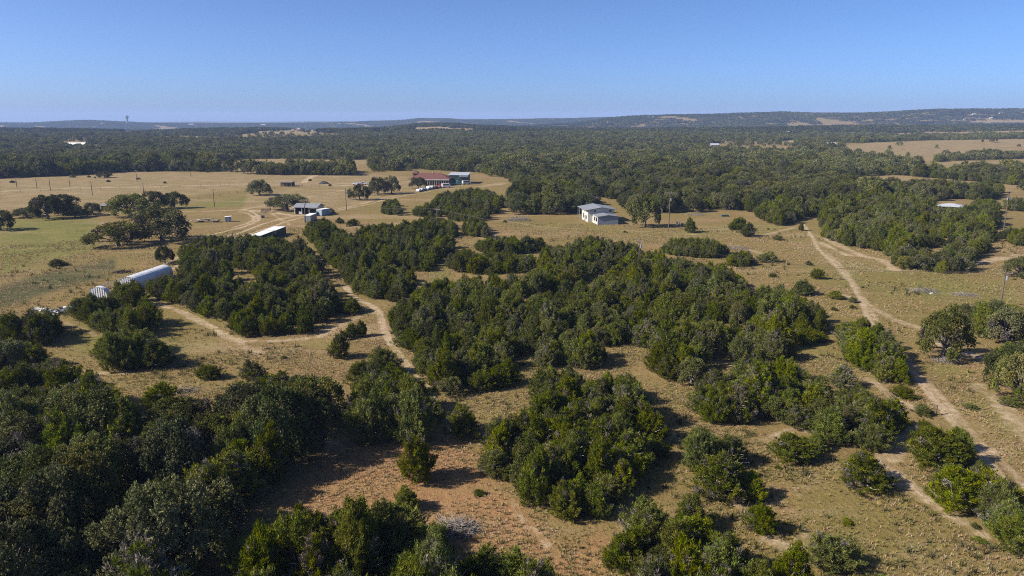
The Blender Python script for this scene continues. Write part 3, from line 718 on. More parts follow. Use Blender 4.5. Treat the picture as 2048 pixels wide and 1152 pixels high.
# clumps: label, kind mix (oak share), height range, crown factor, density, visible outline
CLUMPS = [
    ('dark juniper or oak in the wood filling the shaded corner', 'trees of the shaded corner wood', .6, (4.6, 7.2), .52, .56,
     [(-160, 790), (0, 748), (60, 730), (140, 718), (200, 752), (212, 800), (290, 832), (345, 800), (420, 806), (470, 772), (560, 744), (640, 766), (688, 815), (690, 885), (640, 905), (560, 950), (575, 985), (520, 1010), (560, 1030), (490, 1090), (470, 1180), (430, 1340), (-260, 1340), (-260, 900)]),
    ('juniper in the long clump below the reddish clearing', 'junipers below the reddish clearing', .04, (4.0, 5.6), .52, .6,
     [(430, 1340), (470, 1180), (498, 1090), (560, 1040), (640, 1020), (700, 1010), (770, 1026), (850, 1024), (892, 1062), (920, 1112), (1000, 1118), (1055, 1104), (1105, 1098), (1130, 1130), (1140, 1200), (1110, 1340)]),
    ('juniper in the clump between the reddish clearing and the sandy path', 'junipers between clearing and path', .05, (3.6, 5.4), .52, .6,
     [(684, 880), (690, 830), (722, 770), (704, 750), (735, 718), (765, 704), (792, 718), (792, 762), (835, 765), (868, 822), (866, 880), (820, 893), (760, 897), (710, 885)]),
    ('juniper in the clump wrapped round the yellow grass clearing', 'junipers round the yellow clearing', .03, (3.0, 4.8), .5, .62,
     [(1068, 800), (1074, 760), (1100, 742), (1150, 735), (1165, 770), (1230, 748), (1284, 772), (1300, 800), (1330, 835), (1352, 890), (1300, 930), (1290, 1000), (1255, 1012), (1170, 1045), (1105, 1056), (1052, 1000), (968, 950), (958, 870), (1000, 834), (1065, 826), (1108, 838)]),
    ('juniper in the short clump with bleached dead branches', 'junipers with bleached branches', .0, (3.0, 4.0), .55, .6,
     [(1308, 900), (1350, 890), (1390, 868), (1440, 868), (1470, 892), (1468, 930), (1400, 952), (1330, 945)]),
    ('juniper in the slanting row between two bare strips', 'junipers of the slanting row', .0, (3.0, 4.2), .55, .6,
     [(1386, 985), (1392, 930), (1440, 916), (1480, 935), (1540, 955), (1545, 1000), (1520, 1015), (1470, 1012), (1430, 1000)]),
    ('bright green juniper in the dense clump beside the broad grey tinged juniper', 'bright green dense clump', .0, (4.0, 5.4), .52, .58,
     [(1262, 1050), (1275, 1010), (1330, 1000), (1390, 1000), (1440, 1030), (1470, 1080), (1482, 1160), (1470, 1340), (1230, 1340), (1300, 1120)]),
    ('juniper in the clump between the dense bright clump and the dark open crowned juniper', 'junipers below the bare clearing', .0, (3.4, 4.6), .52, .6,
     [(1480, 1160), (1500, 1128), (1560, 1110), (1600, 1120), (1650, 1200), (1640, 1340), (1480, 1340)]),
    ('juniper in the small clump across the bare clearing from the large dome shaped juniper', 'small clump across the clearing', .0, (3.4, 4.4), .52, .6,
     [(1735, 1160), (1760, 1130), (1830, 1130), (1850, 1160), (1860, 1340), (1730, 1340)]),
    ('juniper in the broken hedge beside the bare soil of the large dome juniper', 'hedge by the bare soil', .0, (3.2, 4.6), .54, .58,
     [(1800, 912), (1806, 880), (1838, 868), (1850, 838), (1890, 845), (1940, 885), (1950, 930), (1925, 948), (1870, 945), (1850, 925)]),
    ('juniper in the end of the hedge running down beside the sandy track', 'lower hedge by the sandy track', .0, (3.4, 4.8), .54, .58,
     [(1856, 1000), (1862, 960), (1910, 932), (1965, 928), (1990, 955), (2020, 990), (2040, 1015), (2110, 1060), (2110, 1130), (2040, 1112), (1980, 1078), (1962, 1040), (1900, 1028)]),
    ('juniper in the loose clump between the bare clearing and the sandy track', 'loose clump by the track', .0, (3.0, 4.4), .54, .62,
     [(1622, 870), (1630, 815), (1670, 806), (1690, 770), (1730, 768), (1740, 800), (1800, 806), (1828, 830), (1818, 858), (1780, 868), (1775, 905), (1740, 912), (1700, 900), (1660, 895)]),
    ('small juniper on the grey soil behind the loose clump', 'small junipers on grey soil', .0, (2.6, 3.4), .55, .6,
     [(1650, 780), (1655, 748), (1690, 742), (1702, 770), (1690, 785)]),
    ('juniper in the rounded clump facing the long narrow clearing', 'rounded clump at the narrow clearing', .02, (3.4, 4.8), .54, .58,
     [(1384, 822), (1388, 785), (1440, 750), (1520, 722), (1590, 722), (1610, 750), (1645, 770), (1648, 830), (1590, 862), (1545, 845), (1470, 858), (1420, 845)]),
    ('juniper in the hedge along the upper sandy track', 'upper hedge along the sandy track', .0, (3.2, 4.4), .54, .56,
     [(1676, 730), (1680, 690), (1692, 650), (1730, 645), (1760, 665), (1790, 700), (1812, 740), (1808, 768), (1770, 775), (1735, 742)]),
    ('juniper or oak in the great thicket between path and track', 'trees of the great thicket', .1, (2.9, 5.0), .5, .66,
     [(768, 640), (774, 612), (830, 590), (852, 562), (950, 556), (1062, 548), (1082, 498), (1180, 474), (1262, 488), (1342, 516), (1440, 528), (1490, 558), (1545, 564), (1592, 588), (1640, 612), (1660, 660), (1656, 694), (1600, 698), (1570, 735), (1480, 730), (1440, 700), (1424, 760), (1380, 776), (1300, 755), (1215, 728), (1178, 742), (1080, 748), (1062, 712), (1020, 745), (1055, 762), (1030, 785), (985, 775), (955, 790), (930, 808), (872, 802), (842, 755), (822, 730), (818, 700), (790, 690)]),
    ('juniper at the tip of the great thicket, near the sandy track bend', 'tip of the great thicket', .0, (2.6, 3.6), .55, .6,
     [(1570, 590), (1580, 570), (1620, 566), (1638, 580), (1630, 592)]),
    ('juniper in the flat band between yellow grass strips', 'flat band of junipers', .02, (2.8, 3.8), .54, .58,
     [(896, 545), (898, 512), (930, 502), (985, 505), (1070, 515), (1066, 546), (960, 552)]),
    ('juniper in the upper band below the mown clearing', 'upper band of junipers', .02, (2.8, 4.0), .54, .58,
     [(938, 500), (970, 478), (1060, 478), (1090, 480), (1075, 505), (1010, 512)]),
    ('juniper in the thicket between the hoop greenhouse and the sandy path', 'thicket by the greenhouse', .1, (2.8, 4.6), .5, .66,
     [(272, 580), (300, 562), (358, 548), (355, 500), (400, 476), (440, 472), (500, 470), (540, 476), (600, 480), (628, 505), (645, 540), (652, 575), (690, 595), (690, 625), (640, 640), (648, 668), (560, 672), (540, 680), (466, 676), (462, 655), (430, 648), (360, 612), (316, 605)]),
    ('juniper in the thicket beside the green walled containers', 'thicket by the containers', .08, (2.8, 4.4), .5, .66,
     [(606, 470), (608, 446), (650, 438), (690, 465), (716, 474), (720, 455), (768, 448), (850, 432), (900, 440), (918, 455), (918, 505), (870, 528), (842, 560), (835, 590), (790, 606), (745, 604), (690, 572), (672, 540), (640, 512), (625, 490)]),
    ('juniper in the small group at the corner of the mown clearing', 'small corner group of junipers', .0, (3.0, 4.0), .54, .6,
     [(924, 472), (930, 448), (960, 440), (978, 462), (972, 476)]),
    ('juniper in the low clump between the lodge cars and the thicket', 'low clumps below the lodge', .15, (3.0, 4.4), .54, .8,
     [(756, 430), (766, 400), (798, 398), (806, 425), (860, 405), (880, 388), (940, 376), (985, 382), (1015, 400), (1000, 428), (960, 430), (935, 405), (932, 430), (880, 436), (820, 434)]),
    ('juniper bush of the scattered few above the thicket', 'scattered junipers above the thicket', .0, (2.4, 3.2), .54, .7,
     [(890, 440), (905, 415), (980, 420), (975, 440), (940, 446)]),
    ('juniper in the long low row below the mown clearing', 'long low row of junipers', .0, (2.8, 3.8), .55, .56,
     [(1318, 510), (1325, 486), (1360, 478), (1440, 484), (1460, 510), (1430, 520), (1370, 514)]),
    ('juniper of the loose few beyond the long low row', 'loose few beyond the row', .0, (2.4, 3.2), .55, .6,
     [(1456, 532), (1460, 508), (1495, 505), (1510, 520), (1500, 535)]),
    ('juniper in the clump before the hoop greenhouse end wall', 'clump before the greenhouse', .0, (3.6, 4.8), .53, .56,
     [(144, 632), (150, 605), (210, 590), (222, 572), (262, 572), (284, 598), (278, 614), (235, 618), (205, 655), (180, 650)]),
    ('juniper in the middle clump below the scrap heap', 'middle clump below the scrap', .0, (3.6, 4.8), .53, .56,
     [(184, 664), (190, 630), (240, 622), (300, 612), (322, 640), (314, 662), (270, 676), (215, 674)]),
    ('oak or juniper in the rounded clump alone on the grass', 'rounded clump alone on the grass', .35, (4.2, 5.4), .52, .54,
     [(182, 735), (190, 705), (225, 672), (290, 668), (330, 695), (334, 722), (300, 740), (250, 748)]),
    ('juniper in the clump right below the scrap heap', 'clump right below the scrap', .1, (4.0, 5.4), .53, .56,
     [(-60, 690), (-60, 640), (30, 640), (100, 628), (146, 640), (148, 662), (110, 678), (50, 700)]),
    ('oak or juniper in the clump between the scrap heap and the shaded wood', 'clump above the shaded wood', .3, (3.8, 5.0), .53, .56,
     [(-80, 745), (-60, 690), (40, 688), (100, 685), (118, 708), (100, 732), (40, 742)]),
    ('oak or juniper in the large thicket round the grey roofed house', 'large thicket by the house', .28, (3.2, 5.6), .52, .63,
     [(1640, 470), (1638, 442), (1632, 410), (1660, 388), (1760, 384), (1860, 390), (1880, 418), (1930, 418), (1960, 398), (2000, 402), (2000, 445), (1985, 480), (1988, 500), (1950, 520), (1948, 545), (1890, 548), (1850, 545), (1785, 538), (1778, 508), (1740, 502), (1690, 492)]),
    ('oak or juniper at the wood edge above the bare slope', 'wood edge above the bare slope', .35, (4.0, 6.0), .54, .58,
     [(1500, 438), (1510, 415), (1540, 400), (1640, 395), (1680, 405), (1642, 430), (1600, 438), (1575, 455), (1545, 450)]),
    ('oak in the stand by the pale stony ground beside the sandy track', 'oaks by the stony ground', .75, (4.4, 6.2), .56, .56,
     [(1912, 668), (1915, 625), (1950, 608), (2020, 606), (2110, 640), (2110, 700), (2030, 690), (1980, 682)]),
    ('oak in the stand at the brink of the second sandy strip', 'oaks by the second sandy strip', .7, (4.2, 5.8), .56, .56,
     [(1984, 765), (1990, 725), (2030, 700), (2110, 720), (2110, 840), (2048, 830), (2030, 785)]),
    ('live oak in the grove behind the white barn', 'grove behind the white barn', .8, (7.0, 9.5), .56, .5,
     [(1002, 425), (1018, 375), (1060, 362), (1120, 362), (1180, 380), (1200, 405), (1196, 428), (1110, 430), (1040, 430)]),
    ('oak on the other side of the white barn, behind the dark one', 'oaks beyond the white barn', .7, (6.0, 8.5), .56, .5,
     [(1236, 425), (1240, 395), (1280, 375), (1350, 380), (1370, 400), (1360, 425), (1330, 430), (1300, 428)]),
    ('oak along the fence by the pole with two transformers', 'oaks by the two transformer pole', .8, (5.0, 6.5), .56, .6,
     [(2002, 425), (2010, 398), (2110, 395), (2110, 432)]),
    ('juniper or shrub at the end of the driveway behind the large thicket', 'shrubs at the driveway end', .3, (3.0, 4.0), .56, .6,
     [(2000, 480), (2010, 458), (2110, 460), (2110, 495), (2030, 492)]),
    ('oak in the belt closing the far side of the pasture', 'far pasture oak belt', .85, (7.0, 10.0), .55, .5,
     [(-40, 358), (-40, 343), (140, 342), (240, 337), (330, 335), (432, 334), (428, 344), (330, 342), (240, 344), (140, 351)]),
    ('oak in the row between the hayfield and the lodge road', 'oak row by the lodge road', .8, (6.0, 8.0), .55, .55,
     [(482, 347), (560, 343), (700, 343), (704, 351), (600, 350), (520, 350)]),
]
BASE_ONLY = ('far pasture oak belt', 'oak row by the lodge road')
def place_single(kind, fx, fy, w, h, label):
    p = ground(fx, fy)
    k = ppm(p[1], p[2])
    r = w / k / 2
    y = p[1] + r * .55
    x = p[0] * y / p[1]
    phi = math.atan2(H, y)
    hh = max(h / ppm(y) - r * .9 * math.sin(phi), r * .55) / math.cos(phi)
    return x, y, r, hh
for s in SINGLES:
    x, y, r, hh = place_single(*s)
    occupy(x, y, r)
    if s[5] is None: BARE = (x, y, r, hh); continue
    if s[5] == 'seedling': add_tree('juniper', x, y, r, hh, 'tiny seedling bush scattered alone on open grass', None, True, None, 'seedling_bush'); continue
    add_tree(s[0], x, y, r, hh, s[5], None, True)
for label, group, oak, (h0, h1), cf, pack, poly in CLUMPS:
    gp = np.array([ground(a, max(b, 262))[:2] for a, b in poly])
    lo, hi = gp.min(0), gp.max(0)
    area = (hi[0] - lo[0]) * (hi[1] - lo[1])
    n = int(min(60000, area * 1.6 + 60))
    X = rng.uniform(lo[0], hi[0], n); Y = rng.uniform(lo[1], hi[1], n)
    hh = rng.uniform(h0, h1, n); isoak = rng.random(n) < oak
    far = (Y > 220)
    rr = hh * cf * rng.uniform(.85, 1.12, n) * np.where(isoak, 1.12, 1.0); hh = np.where(isoak, hh * 1.08, hh)
    ok = np.ones(n, bool)
    hh = hh * np.clip(rng.lognormal(-.04, .2, n), .55, 1.35)
    k_ = .92 if area > 2500 else (.55 if area > 700 else .32)
    tests = ((0, -.7 * k_, 0), (0, .1, .72 + .2 * k_), (-k_, 0, .3), (k_, 0, .3))
    if group in BASE_ONLY: tests = ((0, 0, 0),)
    for dx, dy, dz in tests:
        a, b = project(X + dx * rr, Y + dy * rr, hh * dz)
        ok &= inpoly(a, b, poly)
    if area > 2500 and group not in BASE_ONLY:      # openings inside the thickets
        g = np.sin(X / 6.1 + 1.9 * np.sin(Y / 9.3)) + np.sin(Y / 7.7 + 1.6 * np.sin(X / 8.1 + 1))
        ok &= g < 1.22
    for i in np.where(ok)[0]:
        if free(X[i], Y[i], rr[i], pack):
            occupy(X[i], Y[i], rr[i])
            k = 'oak' if isoak[i] else 'juniper'
            lab = label
            if ' or ' in label:
                head, tail = label.split(' in ' if ' in ' in label else ' at ', 1)
                sep = ' in ' if ' in ' in label else ' at '
                lab = ('live oak' if isoak[i] else ('dark juniper' if 'dark' in head else 'juniper')) + sep + tail
            add_tree(k, X[i], Y[i], rr[i], hh[i], lab, group)

# woodland beyond: bands of decreasing density, kept out of the open ground
EDGE = [(-400, 352), (0, 340), (150, 336), (230, 332), (430, 330), (480, 318), (740, 322), (742, 344), (800, 342), (945, 350), (1020, 364), (1021, 372), (1210, 398), (1320, 402), (1400, 424), (1440, 418), (1500, 425), (1640, 428), (1700, 404), (2048, 398), (2500, 398)]
OPEN = [p for c, s, p in AREAS if c == 'field'] + [
    [(800, 338), (945, 344), (1024, 360), (1020, 388), (940, 388), (800, 388)], [(150, 321), (210, 320), (210, 326), (160, 327)],
    [(1375, 340), (1397, 334), (1394, 352), (1378, 352)], [(1408, 364), (1447, 361), (1447, 374), (1410, 377)], [(1008, 312), (1031, 313), (1031, 319), (1008, 318)],
    [(1030, 286), (1080, 290), (1080, 295), (1030, 294)], [(670, 334), (708, 335), (708, 345), (670, 345)], [(125, 284), (176, 284), (176, 296), (125, 296)],
    [(1420, 288), (1470, 285), (1470, 294), (1420, 294)], [(1648, 284), (1676, 284), (1676, 293), (1648, 293)], [(1155, 338), (1178, 336), (1178, 352), (1155, 352)],
    [(2000, 384), (2100, 384), (2100, 472), (2000, 472)], [(1790, 318), (1875, 315), (1875, 327), (1800, 329)],
    [(1870, 398), (1932, 398), (1932, 424), (1870, 424)], [(1375, 355), (1384, 355), (1384, 362), (1375, 362)],
    [(600, 322), (640, 322), (640, 336), (600, 336)], [(1276, 340), (1296, 340), (1296, 347), (1276, 347)]]
STRAY = [False] * len(OPEN)
FAR_A, FAR_B = [], []
def woodland(d0, d1, s):
    nx = int(1.7 * d1 / s); ny = int((d1 - d0) / s)
    gx, gy = np.meshgrid(np.arange(nx), np.arange(ny))
    x = (gx.ravel() + rng.uniform(0, 1, gx.size)) * s - .85 * d1
    y = d0 + (gy.ravel() + rng.uniform(0, 1, gy.size)) * s
    m = np.abs(x) < .8 * y
    x, y = x[m], y[m]
    z = terrain(x, y)
    px, py = project(x, y, z)
    ex, ey = zip(*EDGE)
    ok = (py < np.interp(px, ex, ey))
    for p in OPEN: ok &= ~inpoly(px, py, p) | (rng.random(len(x)) < .006)
    # patchy gaps
    g = np.sin(x / 71 + 2 * np.sin(y / 160)) * np.cos(y / 113 + 1.7 * np.sin(x / 140)) + .5 * np.sin(x / 29 + y / 37)
    g2 = np.sin(x / 160 + 1.4 * np.sin(y / 310)) + np.cos(y / 190 + 1.1 * np.sin(x / 240)) + .45 * np.sin(x / 33 + y / 52)
    ok &= ~((g > .76) & (rng.random(len(x)) < .85)) & ~((g2 > 1.5) & (y > 650) & (rng.random(len(x)) < .93))
    return x[ok], y[ok], z[ok], px[ok], py[ok]
def wood_label(px, py):
    if px < 500: return 'tree belt beyond the pasture fence', 'trees beyond the pasture fence'
    if px < 1000: return 'woods behind the red roofed lodge', 'trees behind the lodge'
    if px < 1480: return 'deep woods behind the white barn', 'trees of the woods behind the barn'
    if py > 350: return 'woods beyond the large thicket round the grey roofed house', 'trees beyond the large thicket'
    return 'scattered woods round the distant tan hayfields', 'trees round the distant hayfields'
for d0, d1, s in ((285, 700, 4.7), (700, 1500, 5.4)):
    x, y, z, px, py = woodland(d0, d1, s)
    mixn = np.sin(x / 45 + y / 80) + .6 * np.sin(x / 21 - y / 33)
    for i in range(len(x)):
        o = rng.random() < (.5 + .28 * np.sign(mixn[i]) * min(1, abs(mixn[i])))
        big = y[i] < 420
        hh = (rng.uniform(5.0, 7.6) if o else rng.uniform(3.4, 5.2)) * min(1.5, max(.7, rng.lognormal(0, .17)))
        if o and not free(x[i], y[i], 3.0, .42): continue
        r = hh * (.56 if o else .52) * rng.uniform(.9, 1.15)
        lab, grp = wood_label(px[i], py[i])
        if y[i] < 520: occupy(x[i], y[i], r * .8)
        TREES.append(dict(kind='oak' if o else 'juniper', x=x[i], y=y[i], z=z[i], r=r, h=hh, label=('live oak in the ' if o else 'juniper in the ') + lab, group=grp, keep=False, var=None, name=None, size=r * hh * ppm(y[i], z[i]) ** 2))
xa = woodland(1500, 2700, 12.5)
xb = woodland(2700, 6200, 34.0)

# ------------------------------------------------------------------ individual trees and the uncounted rest
def on_screen(t):
    a, b = project(np.array(t['x']), np.array(t['y']), t['z'] + t['h'])
    m = t['r'] * ppm(t['y'], t['z'])
    _, c = project(np.array(t['x']), np.array(t['y']), t['z'])
    return -m < a < 2048 + m and b < 1150
def hides_roof(t):
    """crowns that would grow over the open ground kept round the buildings"""
    a, b = project(t['x'], t['y'], t['z'] + t['h']); _, c = project(t['x'], t['y'], t['z']); m = t['r'] * ppm(t['y'], t['z'])
    for x0, x1, y0, y1, yd in ROOFS:
        if t['y'] < yd and a + m > x0 and a - m < x1 and b < y1 and c > y0: return True
    return False
ROOFS = [(1880, 1924, 398, 411, ground(1901, 424)[1]), (506, 574, 450, 466, ground(570, 456)[1]), (1150, 1245, 405, 452, ground(1195, 449)[1]), (180, 214, 568, 590, ground(197, 600)[1]), (250, 345, 524, 552, ground(331, 552)[1])]
TREES = [t for t in TREES if t['keep'] or not hides_roof(t)]
REST = {'juniper': [], 'oak': []}
HMEAN = {}
for t in TREES: HMEAN.setdefault((t['group'], t['kind']), []).append(t['h'])
HMEAN = {k: sum(v) / len(v) for k, v in HMEAN.items()}
def build_tree(t, i):
    kind = t['kind']
    vs = J_HI if kind == 'juniper' else O_HI
    crown, trunk = vs[t['var'] if t['var'] is not None else int(rng.integers(len(vs)))]
    n0, h0 = (2.0, 4.0) if kind == 'juniper' else (4.0, 7.0)
    lab = t['label']
    if t['group']:
        hm = HMEAN.get((t['group'], kind), t['h'])
        size = 'tall ' if t['h'] > hm * 1.17 else ('low ' if t['h'] < hm * .84 else '')
        vi_ = next(q for q, (c, _) in enumerate(vs) if c is crown)
        tone = ('grey tinged ' if vi_ in (5, 9) else 'yellowish green ' if vi_ in (2, 10, 6) else '') if kind == 'juniper' else ('dark leaved ' if vi_ in (1, 4, 6) else '')
        edge = ''
        if t['y'] < 300:
            nb = sum(1 for i_ in (-1, 0, 1) for j_ in (-1, 0, 1) for (a_, b_, c_) in GRID.get((int(t['x'] // 6) + i_, int(t['y'] // 6) + j_), ()) if (a_ - t['x']) ** 2 + (b_ - t['y']) ** 2 < 36)
            edge = ' with open ground beside it' if nb <= 4 else ''
        if len((size + tone + lab + edge).split()) > 16: edge = ''
        if len((size + tone + lab).split()) > 16: tone = ''
        if len((size + lab).split()) > 16: size = ''
        lab = size + tone + lab.replace('bright green ', '' if tone else 'bright green ').replace('dark juniper', 'juniper' if tone else 'dark juniper') + edge
    o = empty(t['name'] or ('juniper_tree' if kind == 'juniper' else 'oak_tree'), (t['x'], t['y'], t['z']), rng.uniform(0, 6.28), lab, 'bush' if t['name'] else 'tree', 'seedling bushes on open grass' if t['name'] else t['group'])
    s = t['r'] / n0
    o.scale = (s * rng.uniform(.93, 1.07), s * rng.uniform(.93, 1.07), t['h'] / h0)
    link('trunk', trunk, o); link('crown', crown, o)
for kind in ('juniper', 'oak'):
    ts = [t for t in TREES if t['kind'] == kind]
    seen = [t for t in ts if t['keep'] or on_screen(t)]
    seen.sort(key=lambda t: (not t['keep'], -t['size']))
    n_ind = 300 + sum(1 for q in ts if q['name'])
    for i, t in enumerate(seen):
        if i < n_ind: build_tree(t, i); t['built'] = True
    REST[kind] = [t for t in ts if not t.get('built')]

def scatter(name, meshes, pts, rot, scl, index, label, cat):
    """points that carry instances of a few meshes (geometry nodes)"""
    src = bpy.data.collections.new(name + '_sources')
    for k, m in enumerate(meshes):
        src.objects.link(bpy.data.objects.new('%s_%02d' % (name, k), m))
    me = bpy.data.meshes.new(name)
    n = len(pts)
    me.vertices.add(n); me.vertices.foreach_set('co', np.asarray(pts, np.float32).ravel())
    for an, at, key, data in (('rot', 'FLOAT_VECTOR', 'vector', rot), ('scl', 'FLOAT_VECTOR', 'vector', scl), ('idx', 'INT', 'value', index)):
        a = me.attributes.new(an, at, 'POINT')
        a.data.foreach_set(key, np.asarray(data, np.int32 if at == 'INT' else np.float32).ravel())
    me.update()
    o = link(name, me)
    ng = bpy.data.node_groups.new(name + '_nodes', 'GeometryNodeTree')
    ng.interface.new_socket('Geometry', in_out='INPUT', socket_type='NodeSocketGeometry')
    ng.interface.new_socket('Geometry', in_out='OUTPUT', socket_type='NodeSocketGeometry')
    gi = ng.nodes.new('NodeGroupInput'); go = ng.nodes.new('NodeGroupOutput')
    ci = ng.nodes.new('GeometryNodeCollectionInfo'); ci.inputs[0].default_value = src
    ci.inputs['Separate Children'].default_value = True; ci.inputs['Reset Children'].default_value = True
    ip = ng.nodes.new('GeometryNodeInstanceOnPoints'); ip.inputs['Pick Instance'].default_value = True
    def attr(nm, ty):
        a = ng.nodes.new('GeometryNodeInputNamedAttribute'); a.data_type = ty; a.inputs['Name'].default_value = nm
        return [q for q in a.outputs if q.enabled and q.name == 'Attribute'][0]
    L = ng.links.new
    L(gi.outputs[0], ip.inputs['Points']); L(ci.outputs[0], ip.inputs['Instance'])
    L(attr('idx', 'INT'), ip.inputs['Instance Index'])
    er = ng.nodes.new('FunctionNodeEulerToRotation'); L(attr('rot', 'FLOAT_VECTOR'), er.inputs[0]); L(er.outputs[0], ip.inputs['Rotation'])
    L(attr('scl', 'FLOAT_VECTOR'), ip.inputs['Scale']); L(ip.outputs[0], go.inputs[0])
    md = o.modifiers.new('scatter', 'NODES'); md.node_group = ng
    return setp(o, label, cat, None, 'stuff')
for kind in ('juniper', 'oak'):
    ts = REST[kind]
    hi, lo = (J_HI, J_LO) if kind == 'juniper' else (O_HI, O_LO)
    n0, h0 = (2.0, 4.0) if kind == 'juniper' else (4.0, 7.0)
    pts = [(t['x'], t['y'], t['z']) for t in ts]
    rot = [(0, 0, rng.uniform(0, 6.28)) for t in ts]
    scl = [(t['r'] / n0, t['r'] / n0, t['h'] / h0) for t in ts]
    ix = [int(rng.integers(len(hi))) if t['y'] < 480 else len(hi) + int(rng.integers(len(lo))) for t in ts]
    scatter(kind + '_woodland', [c for c, _ in hi] + list(lo), pts, rot, scl, ix,
            'junipers massed in the thickets and woods' if kind == 'juniper' else 'oaks massed in the woods beyond the pastures', 'woodland')
pts = np.concatenate([np.stack(xa[:3], 1), np.stack(xb[:3], 1)])
na_, nb_ = len(xa[0]), len(xb[0])
pz = np.sin(pts[:, 0] / 130 + pts[:, 1] / 300) + np.sin(pts[:, 1] / 170 - pts[:, 0] / 400) + rng.normal(0, .6, len(pts))
sel = np.clip(((pz + 2) / 4 * 4).astype(int), 0, 3)
ix = sel + np.concatenate([np.zeros(na_, int), np.full(nb_, 4)])
n = na_ + nb_
sc = np.concatenate([rng.uniform(.85, 1.15, na_), rng.uniform(.9, 1.2, nb_)])
scatter('hillside_woodland', GROVE_A + GROVE_B, pts, np.stack([np.zeros(n), np.zeros(n), rng.uniform(0, 6.28, n)], 1),
        np.stack([sc, sc, sc], 1), ix, 'dark bluish woods covering the far hills', 'woodland')

# ------------------------------------------------------------------ dry grass tufts on the nearer ground
def tuft(seed, col, n=9, h=.3, spread=.16):
    r = np.random.default_rng(seed)
    a = r.uniform(0, 6.28, n); e = r.uniform(0, spread, n)
    base = np.stack([np.cos(a) * e, np.sin(a) * e, np.zeros(n)], 1)
    lean = np.stack([np.cos(a) * r.uniform(.1, .5, n), np.sin(a) * r.uniform(.1, .5, n), np.ones(n)], 1) * (h * r.uniform(.6, 1.2, n))[:, None]
    side = np.stack([-np.sin(a), np.cos(a), np.zeros(n)], 1) * .035
    vs = np.stack([base - side, base + side, base + lean], 1).reshape(-1, 3)
    return np_mesh('grass_tuft', vs, np.arange(n * 3).reshape(n, 3), 3, M['grass'], np.array(col) * r.uniform(.75, 1.25, (n, 1)))
TUFTS = [tuft(1, (.36, .265, .14)), tuft(2, (.28, .23, .085)), tuft(3, (.33, .225, .13)), tuft(4, (.17, .16, .055)), tuft(5, (.42, .32, .18), 7, .22)]
TUFTS += [tuft(6, (.065, .07, .022), 16, .42, .3), tuft(7, (.10, .095, .04), 14, .5, .28)]
def grass_points(d0, d1, per):
    n = int(.5 * 1.42 * (d1 * d1 - d0 * d0) * per)
    rr_ = np.sqrt(rng.uniform(d0 * d0, d1 * d1, n)); aa_ = rng.uniform(-.71, .71, n)
    x, y = rr_ * np.sin(aa_), rr_ * np.cos(aa_)
    g = np.sin(x / 3.1 + 1.7 * np.sin(y / 4.3)) + np.sin(y / 2.7 + 1.3 * np.sin(x / 5.1)) + rng.normal(0, .9, n)
    k = (dirt_at(x, y) < .45) & (g > -.3)
    return x[k], y[k]
x1, y1 = grass_points(46, 120, 11.0)
x2, y2 = grass_points(120, 260, 2.4)
gx, gy = np.concatenate([x1, x2]), np.concatenate([y1, y2])
n = len(gx)
gs = rng.uniform(.45, 1.1, n) * np.where(gy > 120, 1.3, 1.0)
gi_ = np.where(np.sin(gx / 14 + np.sin(gy / 19)) + rng.normal(0, .7, n) > .2, rng.choice([1, 3, 1, 0], n), rng.choice([0, 2, 4, 0], n))
wd = (np.sin(gx / 9 + 1.5 * np.sin(gy / 13)) + np.sin(gy / 11 + gx / 17) > .55) & (rng.random(n) < .05)
gi_ = np.where(wd, rng.choice([5, 6], n), gi_); gs = np.where(wd, gs * rng.uniform(.8, 1.9, n), gs)
scatter('dry_grass', TUFTS, np.stack([gx, gy, np.zeros(n)], 1), np.stack([rng.uniform(-.15, .15, n), rng.uniform(-.15, .15, n), rng.uniform(0, 6.28, n)], 1),
        np.stack([gs, gs, gs], 1), gi_, 'short dry grass tufts covering the clearings', 'grass')

# ------------------------------------------------------------------ materials for built things
M['roofgrey'] = paint('galvanised_roof', (.215, .225, .245), .5, .15, .1, .6, ('X', .3))
M['bluegrey'] = paint('blue_grey_painted_metal', (.19, .215, .26), .6, 0, .1, .5, ('X', .25))
M['paleroof'] = paint('pale_galvanised_roof', (.36, .38, .42), .5, .1, .06, .6, ('X', .3))
M['white'] = paint('white_painted_metal', (.46, .445, .415), .55, 0, .08, .5, ('X', .25))
M['whiteroof'] = paint('white_roof_sheet', (.60, .60, .59), .6, 0, .04, .4)
M['greenwall'] = paint('dark_green_sheet', (.03, .062, .055), .55, 0, .15, .6, ('X', .3))
M['bluewall'] = paint('pale_blue_sheet', (.24, .30, .37), .55, 0, .12, .6, ('X', .25))
M['glass'] = paint('dark_window_glass', (.03, .035, .045), .12, 0, .1, 2, None, .6)
M['dark'] = paint('dark_interior_boards', (.05, .042, .036), .9, 0, .3, 1.5)
M['wood'] = paint('weathered_timber', (.20, .15, .11), .85, 0, .3, 4)
M['pole'] = paint('creosoted_pole', (.105, .085, .068), .85, 0, .3, 5)
M['steel'] = paint('grey_steel', (.30, .31, .32), .45, .5, .15, 3)
M['redtile'] = paint('terracotta_roof_tiles', (.125, .052, .043), .8, 0, .22, 1.2, ('X', .5))
M['stone'] = paint('tan_limestone', (.30, .23, .16), .85, 0, .2, 2)
M['cream'] = paint('cream_stucco', (.40, .36, .30), .8, 0, .1, 1)
M['tyre'] = paint('black_rubber', (.02, .02, .02), .8, 0, .1, 3)
M['plastic'] = paint('milky_plastic_film', (.60, .61, .64), .35, 0, .12, .8)
M['rust'] = paint('rusty_sheet', (.22, .12, .075), .8, .1, .35, 2)
M['concrete'] = paint('pale_concrete', (.34, .32, .29), .9, 0, .15, 1.5)
M['teal'] = paint('dark_teal_plastic', (.02, .07, .085), .4, 0, .15, 1.5)
